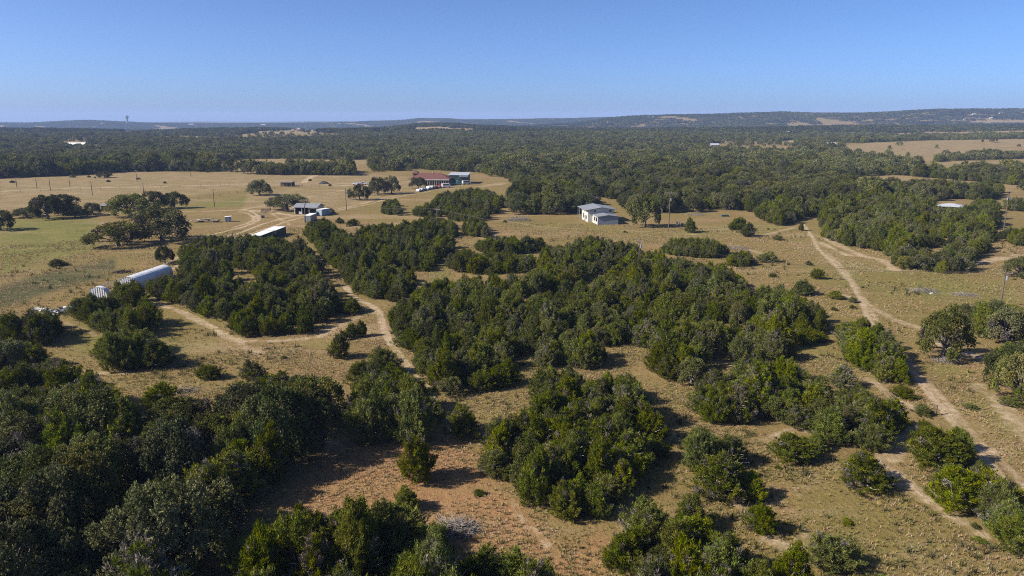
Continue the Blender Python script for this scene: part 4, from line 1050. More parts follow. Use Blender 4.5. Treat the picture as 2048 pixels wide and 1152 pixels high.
M['blacktarp'] = paint('black_tarpaulin', (.025, .025, .03), .6, 0, .2, 2)

def place(px, py): return Vector(ground(px, py))
def yaw_of(a, b):
    """heading of the line through two ground pixels"""
    p, q = ground(*a), ground(*b)
    return math.atan2(q[1] - p[1], q[0] - p[0])
def gable_roof(mb, u0, u1, v0, v1, eave, ridge, along='v', t=.12):
    if along == 'v':
        um = (u0 + u1) / 2
        mb.slab([(u0, v0, eave), (um, v0, ridge), (um, v1, ridge), (u0, v1, eave)], t)
        mb.slab([(um, v0, ridge), (u1, v0, eave), (u1, v1, eave), (um, v1, ridge)], t)
    else:
        vm = (v0 + v1) / 2
        mb.slab([(u0, v0, eave), (u1, v0, eave), (u1, vm, ridge), (u0, vm, ridge)], t)
        mb.slab([(u0, vm, ridge), (u1, vm, ridge), (u1, v1, eave), (u0, v1, eave)], t)
    return mb
def hip_roof(mb, u0, u1, v0, v1, z, zr, t=.15):
    vm = (v0 + v1) / 2; k = (v1 - v0) / 2
    a, b = (u0 + k, vm, zr), (u1 - k, vm, zr)
    A, B, C_, D = (u0, v0, z), (u1, v0, z), (u1, v1, z), (u0, v1, z)
    lo = [(p[0], p[1], p[2] - t) for p in (A, B, C_, D)]
    return mb.add([A, B, C_, D, a, b] + lo, [(0, 1, 5, 4), (1, 2, 5), (2, 3, 4, 5), (3, 0, 4), (0, 6, 7, 1), (1, 7, 8, 2), (2, 8, 9, 3), (3, 9, 6, 0), (9, 8, 7, 6)])

# --- white metal barn with its lower shed
o = empty('metal_barn', place(1195, 450), R(8), 'white metal barn with grey roof and a lower shed joined to its front', 'barn')
MB().box(0, 7.5, 0, .15, 0, 2.85).prism([(0, 2.85), (7.5, 2.85), (3.75, 3.35)], 'y', 0, .15).build('shed_front_wall', M['bluegrey'], o)
m = MB()
for a, b in ((.15, .7), (2.6, 3.2), (5.2, 7.4)): m.box(0, .15, a, b, 0, 2.45)
m.box(0, .15, .15, 7.4, 2.45, 2.85)
m.build('shed_side_wall', M['white'], o)
MB().box(7.35, 7.5, .15, 7.4, 0, 2.85).build('shed_side_wall', M['white'], o)
for a in (.7, 3.2):
    MB().box(.08, .13, a, a + 1.95, 0, .95).build('half_door', M['white'], o)
gable_roof(MB(), -.25, 7.75, -.25, 7.4, 2.93, 3.47).build('shed_roof', M['roofgrey'], o)
MB().box(.2, 7.3, .2, 7.3, .004, .06).build('shed_floor', M['concrete'], o)
m = MB().box(-1.7, 8.0, 7.45, 7.6, 0, 4.5).prism([(-1.7, 4.5), (8.0, 4.5), (3.15, 5.3)], 'y', 7.45, 7.6)
m.box(-1.7, -1.55, 7.6, 16.5, 0, 4.5).box(7.85, 8.0, 7.6, 16.5, 0, 4.5)
m.box(-1.7, 8.0, 16.5, 16.65, 0, 4.5).prism([(-1.7, 4.5), (8.0, 4.5), (3.15, 5.3)], 'y', 16.5, 16.65).build('wall', M['white'], o)
gable_roof(MB(), -2.8, 9.1, 6.7, 19.6, 4.42, 5.42).build('roof', M['roofgrey'], o)
for u in (.5, 6.2):
    w = MB().box(u, u + .75, 7.40, 7.45, 3.65, 4.25).build('window', M['glass'], o)
    MB().box(u - .06, u + .81, 7.42, 7.449, 3.58, 3.65).box(u - .06, u + .81, 7.42, 7.449, 4.25, 4.32).build('window_frame', M['steel'], w)
for v, z0, z1 in ((9.0, 1.0, 2.2), (13.2, .9, 2.6)):
    w = MB().box(-1.76, -1.70, v, v + 1.1, z0, z1).build('window', M['glass'], o)
    MB().box(-1.78, -1.702, v - .1, v, z0 - .1, z1 + .1).box(-1.78, -1.702, v + 1.1, v + 1.2, z0 - .1, z1 + .1).build('window_frame', M['steel'], w)
MB().box(-1.77, -1.70, 11.0, 12.0, 0, 2.1).build('door', M['dark'], o)
for u in (-2.6, 8.9):
    for v in (19.2,): MB().tube([(u, v, 0), (u, v, 4.35)], .09, 6).build('post', M['steel'], o)
MB().tube([(-2.6, 16.6, 0), (-2.6, 16.6, 4.35)], .09, 6).build('post', M['steel'], o)
MB().tube([(-2.6, 13.0, 0), (-2.6, 13.0, 4.35)], .09, 6).build('post', M['steel'], o)

# --- open sided barn
yw = yaw_of((589.8, 427.9), (633.8, 428.8))
o = empty('open_barn', place(589.8, 428.2), yw, 'open sided barn with grey gable roof on posts at the ranch road', 'barn')
gable_roof(MB(), -.6, 9.6, -.5, 7.3, 2.75, 4.0, 'u').build('roof', M['roofgrey'], o)
for u in (0, 3.0, 6.0, 9.0):
    MB().box(u - .1, u + .1, -.1, .1, 0, 2.72).build('post', M['cream'], o)
    MB().box(u - .1, u + .1, 6.7, 6.9, 0, 2.72).build('post', M['wood'], o)
MB().prism([(-.1, 2.55), (6.9, 2.55), (3.4, 3.75)], 'x', 9.1, 9.22).build('gable_panel', M['steel'], o)
MB().prism([(-.1, 2.55), (6.9, 2.55), (3.4, 3.75)], 'x', -.12, 0).build('gable_panel', M['steel'], o)
MB().box(.15, 3.0, 6.5, 6.65, 0, 2.5).box(.12, .24, .4, 6.5, 0, 2.5).build('back_wall', M['dark'], o)
MB().box(3.2, 8.9, 6.5, 6.62, 0, 1.3).build('back_wall', M['wood'], o)
MB().box(9.12, 9.24, 2.4, 6.7, 0, 2.45).build('side_wall', M['steel'], o)
MB().slab([(-2.2, .2, 2.1), (-.62, .2, 2.4), (-.62, 4.2, 2.4), (-2.2, 4.2, 2.1)], .08).build('side_awning', M['whiteroof'], o)
for v in (.4, 4.0): MB().box(-2.15, -2.05, v, v + .1, 0, 2.04).build('post', M['wood'], o)
mw = o.matrix_world
def in_frame(o, u, v, z=0.0):
    c, s_ = math.cos(o.rotation_euler[2]), math.sin(o.rotation_euler[2])
    return (o.location.x + u * c - v * s_, o.location.y + u * s_ + v * c, o.location.z + z)
barn = o
def machine(name, loc, rz, body, label, cat):
    q = empty(name, loc, rz, label, cat)
    MB().prism([(0, .45), (2.4, .45), (2.4, 1.0), (1.5, 1.15), (1.35, 1.85), (.55, 1.9), (.4, 1.05), (0, 1.0)], 'y', -.5, .5).build('body', body, q)
    for x, r_ in ((.55, .55), (2.0, .38)):
        for y in (-.68, .50):
            MB().tube([(x, y, r_), (x, y + .2, r_)], r_, 10).build('wheel', M['tyre'], q)
    return q
machine('tractor', in_frame(barn, 4.0, 3.2), yw + R(90), M['rust'], 'rusty tractor parked under the open sided barn', 'tractor')
setp(MB().box(-.6, .6, -.5, .5, 0, .95).box(-.5, .5, -.4, .4, .95, 1.05).build('feed_bin', M['whiteroof']), 'white feed bin under the open sided barn by the front posts', 'bin').location = in_frame(barn, 2.0, 1.0)
setp(MB().box(-.9, .9, -.5, .5, 0, .8).box(-.9, -.8, -.5, .5, .8, 1.3).build('workbench', M['wood']), 'timber workbench under the open sided barn near its side wall', 'bench').location = in_frame(barn, 7.4, 4.5)

# --- containers and small sheds
def container(name, a, b, depth, height, wall, roof, label, cat='container', flip=False):
    """box on the ground whose near long side runs between two ground pixels"""
    p, q = Vector(ground(*a)), Vector(ground(*b))
    yw = math.atan2(q.y - p.y, q.x - p.x); L = (q - p).length
    o = empty(name, p, yw, label, cat)
    MB().box(.06, L - .06, .06, depth - .06, .12, height - .08).build('body', wall, o)
    MB().box(0, L, 0, depth, height - .08, height).build('roof', roof, o)
    for u in (0, L - .14):
        for v in (0, depth - .14): MB().box(u, u + .14, v, v + .14, 0, height - .08).build('corner_post', wall, o)
    MB().box(-.01, .05, .2, depth / 2 - .03, .2, height - .2).build('door', wall, o)
    MB().box(-.01, .05, depth / 2 + .03, depth - .2, .2, height - .2).build('door', wall, o)
    n = int(L / .8)
    for k in range(n): MB().box(.3 + k * .8, .55 + k * .8, .0, .055, .2, height - .2).build('wall_rib', wall, o)
    return o
container('shipping_container', (644, 432), (661.5, 429), 2.5, 2.5, M['bluewall'], M['whiteroof'], 'pale blue container with white roof beside the open sided barn')
container('shipping_container', (621.5, 444.5), (634, 439), 2.4, 2.4, M['steel'], M['whiteroof'], 'grey container with white roof half hidden by junipers below the open barn')
def container_by_roof(a, b, c, height, wall, roof, label):
    """container whose roof corners are seen at three pixels: near side a-b, far corner c beyond a"""
    p, q, r3 = (Vector(plane(*k, height)) for k in (a, b, c))
    d = (r3 - p); t = (q - p).normalized()
    depth = max(2.4, (d - t * d.dot(t)).length)
    A, B = p.copy(), q.copy(); A.z = B.z = 0
    pa, pb = project(A.x, A.y, 0.0), project(B.x, B.y, 0.0)
    return container('shipping_container', pa, pb, depth, height, wall, roof, label)
container_by_roof((522, 471), (548.7, 461), (508, 467.5), 2.4, M['greenwall'], M['whiteroof'], 'green container with bright white roof, the one farther from the open barn')
container_by_roof((551.5, 460.5), (571.5, 452.8), (536, 457), 2.4, M['greenwall'], M['whiteroof'], 'green container with bright white roof, the one closer to the open barn')
o = empty('garden_shed', place(451, 444), R(20), 'small white shed alone in the pasture beside the curved drive', 'shed')
MB().box(0, 2.0, 0, 1.6, 0, 1.75).build('wall', M['bluewall'], o)
MB().slab([(-.15, -.2, 1.85), (2.15, -.2, 2.0), (2.15, 1.8, 2.0), (-.15, 1.8, 1.85)], .09).build('roof', M['whiteroof'], o)
MB().box(.6, 1.3, -.04, 0, .02, 1.6).build('door', M['white'], o)
o = empty('low_shed', place(203, 421.5), R(12), 'low grey roofed shed between the oaks of the pasture', 'shed')
MB().box(0, 5.6, 0, 4, 0, 1.9).build('wall', M['dark'], o)
MB().slab([(-.3, -.4, 1.98), (6, -.4, 1.98), (6, 4.4, 2.5), (-.3, 4.4, 2.5)], .1).build('roof', M['roofgrey'], o)
MB().box(1.2, 2.4, -.05, 0, 0, 1.7).build('door', M['rust'], o)
o = empty('animal_pen', place(523, 425.5), R(4), 'small weathered pen of rails at the ranch yard entrance', 'pen')
for u in (0, 1.5, 3.0):
    for v in (0, 2.6): MB().box(u - .07, u + .07, v - .07, v + .07, 0, 1.5).build('post', M['wood'], o)
for z in (.4, .8, 1.2):
    MB().box(0, 3, -.1, -.07, z, z + .18).build('rail', M['wood'], o); MB().box(0, 3, 2.67, 2.7, z, z + .18).build('rail', M['wood'], o)
    MB().box(-.1, -.07, 0, 2.6, z, z + .18).build('rail', M['wood'], o)
MB().slab([(1.4, .2, 1.62), (3.2, .2, 1.62), (3.2, 2.8, 1.75), (1.4, 2.8, 1.75)], .06).build('roof', M['rust'], o)
o = empty('water_tank', in_frame(barn, 10.6, -3.2), 0, 'dark teal water tank in front of the blue container', 'tank')
MB().tube([(0, 0, 0), (0, 0, 1.35), (0, 0, 1.6)], [.85, .85, .35], 14).build('tank', M['teal'], o)
MB().tube([(0, 0, 1.6), (0, 0, 1.72)], .22, 10).build('lid', M['tyre'], o)
o = empty('utility_box', place(526, 436), R(20), 'small dark utility box on the grass inside the drive loop', 'box')
MB().box(-.6, .6, -.5, .5, 0, 1.05).build('cabinet', M['wood'], o); MB().slab([(-.7, -.6, 1.1), (.7, -.6, 1.1), (.7, .6, 1.2), (-.7, .6, 1.2)], .05).build('lid', M['steel'], o)

def trailer(px, py, rz, L, label):
    o = empty('flatbed_trailer', place(px, py), rz, label, 'trailer')
    MB().box(0, L, -1.1, 1.1, .55, .7).build('deck', M['wood'], o)
    for x in (L * .45, L * .6):
        for y in (-1.22, 1.0): MB().tube([(x, y, .36), (x, y + .22, .36)], .36, 10).build('wheel', M['tyre'], o)
    MB().tube([(0, -.8, .6), (-1.4, 0, .5)], .06, 5).tube([(0, .8, .6), (-1.4, 0, .5)], .06, 5).build('hitch', M['steel'], o)
    MB().box(L - .1, L, -1.1, 1.1, .7, 1.0).build('tailboard', M['steel'], o)
    return o
t_ = trailer(386, 444.5, R(8), 5.5, 'long flatbed trailer parked in the pasture by the tallest oak')
trailer(402, 441.5, R(15), 4.2, 'flatbed trailer parked behind the long one in the pasture')
trailer(425, 444, R(-6), 2.6, 'short small trailer parked apart toward the white shed')
def heap(name, px, py, w, h, mats, label, n=26, seed=0, cat='heap'):
    r = np.random.default_rng(seed); p = place(px, py); o = empty(name, p, 0, label, cat)
    for k in range(n):
        a = r.uniform(0, 6.28); e = math.sqrt(r.random()) * w
        l, b, t = r.uniform(.4, 1.6), r.uniform(.2, .8), r.uniform(.03, .25)
        q = MB().box(-l / 2, l / 2, -b / 2, b / 2, -t / 2, t / 2).build('scrap_piece', mats[k % len(mats)], o)
        q.location = (math.cos(a) * e, math.sin(a) * e * .6, r.uniform(.1, 1) * h * (1 - e / w * .7) + .12)
        q.rotation_euler = (r.normal() * .35, r.normal() * .35, r.uniform(0, 3.14))
    return o
heap('scrap_heap', 116, 624, 2.6, .9, [M['steel'], M['whiteroof'], M['dark'], M['steel'], M['wood']], 'heap of scrap sheet metal and boards on the bare ground', 46, 3)
heap('scrap_heap', 98, 630, 2.0, .4, [M['concrete'], M['steel'], M['whiteroof']], 'low spill of pale rubble beside the scrap metal heap', 26, 4)
heap('scrap_heap', 82, 621, 1.4, .45, [M['whiteroof'], M['concrete'], M['stone']], 'small pile of pale blocks apart from the scrap metal heap', 16, 5)
o = empty('plastic_drum', place(136, 624), R(30), 'white plastic drum lying beside the scrap metal heap', 'drum')
MB().tube([(-.7, 0, .6), (.7, 0, .6)], .6, 14).build('drum', M['whiteroof'], o); MB().tube([(.7, 0, .6), (.76, 0, .6)], .2, 10).build('cap', M['dark'], o)

# --- hoop greenhouse: covered part, bare hoops, end wall
A0, A1 = Vector(ground(197, 600)), Vector(ground(331, 552))
ax = A1 - A0; GL = ax.length; gy_ = math.atan2(ax.y, ax.x)
o = empty('hoop_greenhouse', A0, gy_, 'long hoop greenhouse, half covered in white plastic with one bare bay', 'greenhouse')
HW, HT = 2.0, 2.7
def hoop(x, hw=HW, ht=HT, n=14):
    pts = []
    for k in range(n + 1):
        a = math.pi * k / n
        pts.append((x, math.cos(a) * hw * (1.0 if True else 1), 1.1 + math.sin(a) * (ht - 1.1)))
    return [(x, hw, 0)] + pts + [(x, -hw, 0)]
CS = GL * .42
def cover(x0, x1, seed):
    r = np.random.default_rng(seed); n = max(2, int((x1 - x0) / .8)); mb = MB(); vs, fs = [], []
    for i in range(n + 1):
        x = x0 + (x1 - x0) * i / n; sag = 0.02 * (i % 2)
        h_ = hoop(x, HW + .05 - sag, HT + .05 - sag)
        vs += [(p[0], p[1] + r.normal() * .015, max(p[2], .02)) for p in h_]
    k = len(h_)
    for i in range(n):
        for j in range(k - 1): fs.append((i * k + j, i * k + j + 1, (i + 1) * k + j + 1, (i + 1) * k + j))
    return mb.add(vs, fs)
c = cover(CS, GL, 2).build('plastic_cover', M['plastic'], o)
cover(0, 1.1, 3).build('plastic_cover', M['plastic'], o)
def endwall(x, seed, name):
    h_ = [p for p in hoop(x)]
    w = MB().add([(p[0], p[1], max(p[2], 0)) for p in h_] , [tuple(range(len(h_)))]).build(name, M['plastic'], o)
    for y in np.arange(-1.5, 1.6, .5):
        zt = 1.1 + (HT - 1.1) * math.sqrt(max(0, 1 - (y / HW) ** 2))
        MB().box(x - .06, x - .01, y - .025, y + .025, 0, zt).build('batten', M['concrete'], w)
    MB().box(x - .08, x - .02, .9, 1.4, 0, 1.5).build('door_gap', M['steel'], w)
endwall(0, 1, 'end_wall'); endwall(CS, 2, 'inner_wall')
for x in np.arange(0, GL + .1, GL / 14): MB().tube(hoop(x, HW - .04, HT - .04), .03, 5).build('hoop', M['steel'], o)
MB().tube([(0, 0, HT), (GL, 0, HT)], .06, 6).build('ridge_pipe', M['whiteroof'], o)
for y in (-HW, HW): MB().box(0, GL, y - .04, y + .04, .75, .95).build('side_rail', M['wood'], o)
MB().add([(p[0], p[1], max(p[2], 0)) for p in hoop(GL + .02)], [tuple(range(16, -1, -1))]).build('end_wall', M['plastic'], o)

# --- lodge with red roof, its green hall, parked cars
pL = place(816, 370.5)
o = empty('lodge', pL, R(-2), 'long lodge with red hipped tile roof and a deep veranda', 'lodge')
MB().box(1.2, 22.6, 3.2, 12.0, 0, 3.3).build('wall', M['stone'], o)
hip_roof(MB(), 0, 24, -.2, 13.5, 3.5, 6.6, .2).build('roof', M['redtile'], o)
MB().box(8.2, 23.4, -.3, .0, 2.9, 3.28).build('fascia', M['whiteroof'], o)
for k in range(12):
    MB().box(8.4 + k * 1.3, 8.62 + k * 1.3, 0, .22, 0, 2.9).build('veranda_post', M['cream'], o)
for k in range(11):
    w = MB().box(8.75 + k * 1.3, 9.55 + k * 1.3, 3.12, 3.2, .5, 2.6).build('window', M['glass'], o)
for k in range(3): MB().box(2.0 + k * 2, 3.0 + k * 2, 3.12, 3.2, .8, 2.4).build('window', M['glass'], o)
tw = MB().box(.6, 3.6, 13.6, 16.6, 0, 5.6).build('tower', M['rust'], o)
hip_roof(MB(), .1, 4.1, 13.1, 17.1, 5.75, 7.6).build('tower_roof', M['redtile'], tw)
MB().tube([(13.5, 6.5, 5.8), (13.5, 6.5, 7.4)], .35, 6).build('chimney', M['stone'], o)
o = empty('hall', place(897.5, 367.5), R(-2), 'dark green metal hall with white roof next to the lodge', 'hall')
MB().box(0, 11.2, 0, 13, 0, 5.0).build('wall', M['greenwall'], o)
MB().slab([(-.2, -.25, 5.05), (11.5, -.25, 5.05), (11.5, 13.2, 5.7), (-.2, 13.2, 5.7)], .12).build('roof', M['paleroof'], o)
MB().box(6.2, 11.25, -1.2, -.02, 3.9, 5.0).build('canopy', M['roofgrey'], o)
for a in (1.0, 4.0): MB().box(a, a + 1.2, -.06, 0, 0, 2.2).build('door', M['bluewall'], o)
for k in range(4): MB().box(6.6 + k * 1.1, 7.2 + k * 1.1, -.05, 0, 1.6, 2.8).build('window', M['glass'], o)
carcol = {}
def carpaint(n, c):
    if n not in carcol: carcol[n] = paint('car_paint_' + n, c, .25, .2, .04, .5, None, .6)
    return carcol[n]
def car(px, py, rz, colour, rgb, kind, label):
    o = empty('parked_' + kind, place(px, py), rz, label, kind, 'vehicles parked by the lodge')
    pt = carpaint(colour, rgb)
    prof = {'car': [(0, .3), (4.4, .3), (4.4, .75), (3.4, .88), (2.7, 1.42), (1.0, 1.42), (.3, .95), (0, .85)],
            'truck': [(0, .4), (5.4, .4), (5.4, .95), (4.2, 1.1), (3.6, 1.8), (2.2, 1.8), (2.0, 1.1), (0, 1.1)],
            'van': [(0, .35), (5.2, .35), (5.2, 1.0), (4.5, 1.2), (3.9, 2.2), (.05, 2.25)]}[kind]
    MB().prism(prof, 'y', -.88, .88).build('body', pt, o)
    xs = {'car': (1.15, 2.6, .95, 1.36), 'truck': (2.35, 3.5, 1.2, 1.7), 'van': (.6, 3.8, 1.35, 1.95)}[kind]
    for y in (-.9, .87): MB().box(xs[0], xs[1], y, y + .03, xs[2], xs[3]).build('window', M['glass'], o)
    L = prof[1][0]
    MB().add([(prof[3][0] - .05, -.75, prof[3][1] + .03), (prof[3][0] - .05, .75, prof[3][1] + .03), (prof[4][0] + .08, .68, prof[4][1] - .06), (prof[4][0] + .08, -.68, prof[4][1] - .06)], [(0, 1, 2, 3)]).build('windscreen', M['glass'], o)
    for x in (L * .2, L * .79):
        for y in (-.92, .72): MB().tube([(x, y, .34), (x, y + .2, .34)], .34, 10).build('wheel', M['tyre'], o)
CARS = [(835, 384, 80, 'white', (.8, .8, .8), 'car', 'white car at the end of the parked row by the lodge drive'),
        (841, 382.5, 80, 'silver', (.5, .52, .55), 'car', 'silver car parked next to the white end car by the lodge'),
        (847, 381.5, 82, 'bluegrey', (.12, .2, .32), 'car', 'blue grey car in the parked row by the lodge'),
        (853.5, 380, 80, 'white', (.8, .8, .8), 'truck', 'white pickup truck in the parked row by the lodge'),
        (860, 379, 78, 'silver', (.5, .52, .55), 'truck', 'silver pickup truck in the parked row by the lodge'),
        (866, 378, 80, 'tan', (.42, .35, .26), 'car', 'tan car in the parked row by the lodge'),
        (873, 377, 80, 'darkred', (.16, .02, .03), 'car', 'dark red car parked before the lodge veranda'),
        (878, 375.5, 82, 'darkred', (.16, .02, .03), 'truck', 'dark red pickup truck parked next to the white van'),
        (884, 375.5, 20, 'white', (.8, .8, .8), 'van', 'large white van parked before the lodge veranda'),
        (898, 371.5, 60, 'black', (.02, .02, .022), 'car', 'black car parked between the van and the green hall'),
        (906, 370, 10, 'teal', (.12, .3, .32), 'truck', 'teal pickup truck parked at the green hall'),
        (925, 369, 30, 'silver', (.5, .52, .55), 'van', 'silver van parked at the corner of the green hall'),
        (705, 369.5, 0, 'white', (.8, .8, .8), 'car', 'white car alone on the gravel beyond the pasture fence'),
        (716, 369.5, 0, 'silver', (.5, .52, .55), 'truck', 'silver pickup on the gravel beyond the pasture fence')]
for a in CARS: car(a[0], a[1], R(a[2]), *a[3:])
o = empty('stable', place(562, 373), R(-1), 'dark timber stable with shallow roof beside the pasture fence', 'stable')
MB().box(0, 6.2, .4, 5, 0, 2.3).build('wall', M['dark'], o)
MB().slab([(-.4, -.8, 2.35), (6.6, -.8, 2.35), (6.6, 5.3, 2.9), (-.4, 5.3, 2.9)], .12).build('roof', M['wood'], o)
for k in range(3): MB().box(.6 + k * 2, 1.9 + k * 2, .34, .4, 0, 1.9).build('stall_door', M['wood'], o)
for u in (0, 3.1, 6.2): MB().box(u - .08, u + .08, -.6, -.44, 0, 2.3).build('post', M['wood'], o)
o = empty('covered_heap', place(648, 367.5), 0, 'long mound under a black tarpaulin by the gravel yard', 'mound')
vs, fs = [], []
for i in range(13):
    for j in range(7):
        x, y = -3 + i * .5, -1.5 + j * .5
        vs.append((x, y, max(0, 1.6 * (1 - (x / 3) ** 2) * (1 - (y / 1.5) ** 2) + rng.normal() * .05)))
for i in range(12):
    for j in range(6): fs.append((i * 7 + j, (i + 1) * 7 + j, (i + 1) * 7 + j + 1, i * 7 + j + 1))
MB().add(vs, fs).build('tarpaulin', M['blacktarp'], o)
for x, y in ((-2.2, -1.1), (0, -1.3), (2.0, -1.0), (1.2, 1.1), (-1.4, 1.1)): MB().tube([(x, y, .05), (x, y, .33)], .38, 9).build('tyre', M['tyre'], o)
o = empty('ranch_house', place(1901, 424), R(-32), 'house with pale grey metal roof sunk in the large thicket', 'house')
MB().box(-4.2, 4.2, -3.4, 3.4, 0, 2.5).build('wall', M['cream'], o)
hip_roof(MB(), -4.9, 4.9, -4.1, 4.1, 2.6, 3.5).build('roof', M['paleroof'], o)
MB().box(-1, 0, -3.45, -3.4, 0, 2.1).build('door', M['wood'], o)
for u in (-3.4, 1.6): MB().box(u, u + 1.4, -3.45, -3.4, .9, 2.1).build('window', M['glass'], o)

# --- distant houses: pale walls and roofs among the far trees
def far_house(px, py, w, h, wall, roof, label, rz=0.0, tower=False):
    p = place(px, py); k = ppm(p.y, p.z); W, Hh = w / k, max(h / k, 3.0)
    D = max(7.0, min(W * .6, 16))
    o = empty('distant_house', p, rz, label, 'house')
    MB().box(-W / 2, W / 2, 0, D, -.5, Hh * .62).build('wall', wall, o)
    gable_roof(MB(), -W / 2 - .5, W / 2 + .5, -.5, D + .5, Hh * .62 + .05, Hh + 1.0, 'u', .2).build('roof', roof, o)
    n = max(2, int(W / 4))
    for i in range(n): MB().box(-W / 2 + (i + .3) * W / n, -W / 2 + (i + .65) * W / n, -.08, 0, .9, Hh * .5).build('window', M['glass'], o)
    return o
FH = [(150, 293, 34, 6, 'white', 'whiteroof', 'largest of the distant white roofed houses, at the foot of the tower hill'),
      (166, 291, 16, 4, 'white', 'whiteroof', 'wing beside the largest distant white roofed house'),
      (36, 273, 16, 3, 'white', 'whiteroof', 'pale house at the end of a distant row below the tower hill'),
      (62, 271, 22, 3, 'white', 'whiteroof', 'long pale house in a distant row below the tower hill'),
      (186, 276, 15, 4, 'cream', 'whiteroof', 'cream house between the tower hill and the largest white house'),
      (205, 262, 8, 3, 'white', 'whiteroof', 'small pale house directly below the water tower'),
      (382, 251, 9, 3, 'white', 'whiteroof', 'small white house high on the wooded rise beyond the tower'),
      (497, 265, 16, 3, 'white', 'whiteroof', 'white building beside the bare quarry strip'),
      (597, 263, 6, 6, 'stone', 'stone', 'tan block standing on the bare quarry strip'),
      (585, 264, 5, 4, 'stone', 'stone', 'lower tan block next to the taller one on the quarry strip'),
      (526, 252, 9, 3, 'white', 'whiteroof', 'white house on the ridge above the quarry strip'),
      (678, 249, 4, 2.5, 'white', 'whiteroof', 'tiny white house on the long blue ridge'),
      (699, 275, 18, 4, 'white', 'whiteroof', 'white house with long roof in the woods below the rounded hill'),
      (757, 284, 10, 4, 'cream', 'whiteroof', 'cream house in the valley woods, next to a low white one'),
      (775, 288, 11, 3.5, 'white', 'whiteroof', 'white house in the valley woods, next to a cream one'),
      (779, 276, 6, 3, 'white', 'whiteroof', 'small white house just uphill of two close valley houses'),
      (852, 246, 9, 2, 'stone', 'stone', 'tan house on the flank of the rounded hill'),
      (617, 336, 9, 6, 'steel', 'roofgrey', 'grey roofed house among the oaks by the hayfield'),
      (634, 336, 9, 6, 'steel', 'roofgrey', 'second grey roofed house among the oaks by the hayfield'),
      (690, 342, 22, 6, 'cream', 'whiteroof', 'long white roofed building at the hayfield corner'),
      (175, 341, 20, 5, 'rust', 'rust', 'dark red barn in front of the far oak belt'),
      (1043, 293, 8, 5, 'cream', 'whiteroof', 'cream house by a pale clearing deep in the woods'),
      (1276, 276, 6, 5, 'cream', 'stone', 'small tan house alone in the wide woods'),
      (1302, 236, 9, 2.5, 'white', 'whiteroof', 'bright white house on top of the long ridge'),
      (1430, 293, 16, 4, 'white', 'whiteroof', 'pale building at one end of a short row in the woods'),
      (1462, 295, 4, 6, 'stone', 'redtile', 'narrow tan tower house ending a short row in the woods'),
      (1412, 291, 4, 4, 'white', 'whiteroof', 'tiny white shed ahead of a short row in the woods'),
      (1382, 349, 10, 7, 'bluewall', 'whiteroof', 'pale blue shed in the woods behind the white barn'),
      (1285, 346, 12, 4, 'cream', 'whiteroof', 'low cream shed in the woods behind the white barn'),
      (1165, 350, 16, 11, 'bluewall', 'roofgrey', 'grey house with steep roof in the woods behind the white barn'),
      (1663, 291, 17, 5, 'white', 'whiteroof', 'white building at the corner of the big tan hayfield'),
      (1592, 291, 24, 6, 'stone', 'stone', 'broad tan roofed house in the woods before the hayfields'),
      (1685, 254, 10, 3, 'white', 'whiteroof', 'white house beside the small pale field on the ridge'),
      (1575, 266, 8, 3, 'white', 'whiteroof', 'white house in the woods below the long ridge'),
      (1652, 227, 5, 2.5, 'white', 'whiteroof', 'small white house on the skyline'),
      (1800, 222.5, 7, 2.5, 'white', 'whiteroof', 'second small white house farther along the skyline'),
      (1779, 255, 8, 3, 'cream', 'whiteroof', 'cream house on the slope above the hayfields'),
      (1797, 254, 6, 3, 'white', 'whiteroof', 'white house close beside the cream one above the hayfields'),
      (1932, 241, 9, 3, 'white', 'whiteroof', 'white house above the small upper hayfield'),
      (1949, 231, 7, 3, 'white', 'whiteroof', 'white house on the wooded slope over the upper hayfield'),
      (1983, 238, 6, 3, 'white', 'whiteroof', 'low white house at the edge of the upper hayfield'),
      (2003, 228, 8, 3, 'white', 'whiteroof', 'white house on the crest of the big wooded hill'),
      (2031, 227, 6, 3, 'rust', 'redtile', 'red roofed house on the crest of the big wooded hill'),
      (1913, 271, 6, 3, 'rust', 'redtile', 'red roofed shed at the tree line between two hayfields')]
for px, py, w, h, wl, rf, lab in FH: far_house(px, py, w, h, M[{'white': 'cream'}.get(wl, wl)], M[{'whiteroof': 'paleroof'}.get(rf, rf)] if w < 30 else M[rf], lab, rng.uniform(-.25, .25))
p = place(255, 247.5); k = ppm(p.y, p.z)
o = empty('water_tower', p, 0, 'tall water tower on the far hill against the sky', 'tower')
hT = 16 / k
MB().tube([(0, 0, -1), (0, 0, hT * .2), (0, 0, hT * .62)], [hT * .13, hT * .10, hT * .12], 12).build('stem', M['steel'], o)
MB().tube([(0, 0, hT * .6), (0, 0, hT * .72), (0, 0, hT * .96), (0, 0, hT)], [hT * .12, hT * .21, hT * .21, hT * .12], 14).build('tank', M['steel'], o)
MB().tube([(0, 0, hT), (0, 0, hT * 1.08)], hT * .015, 5).build('mast', M['steel'], o)

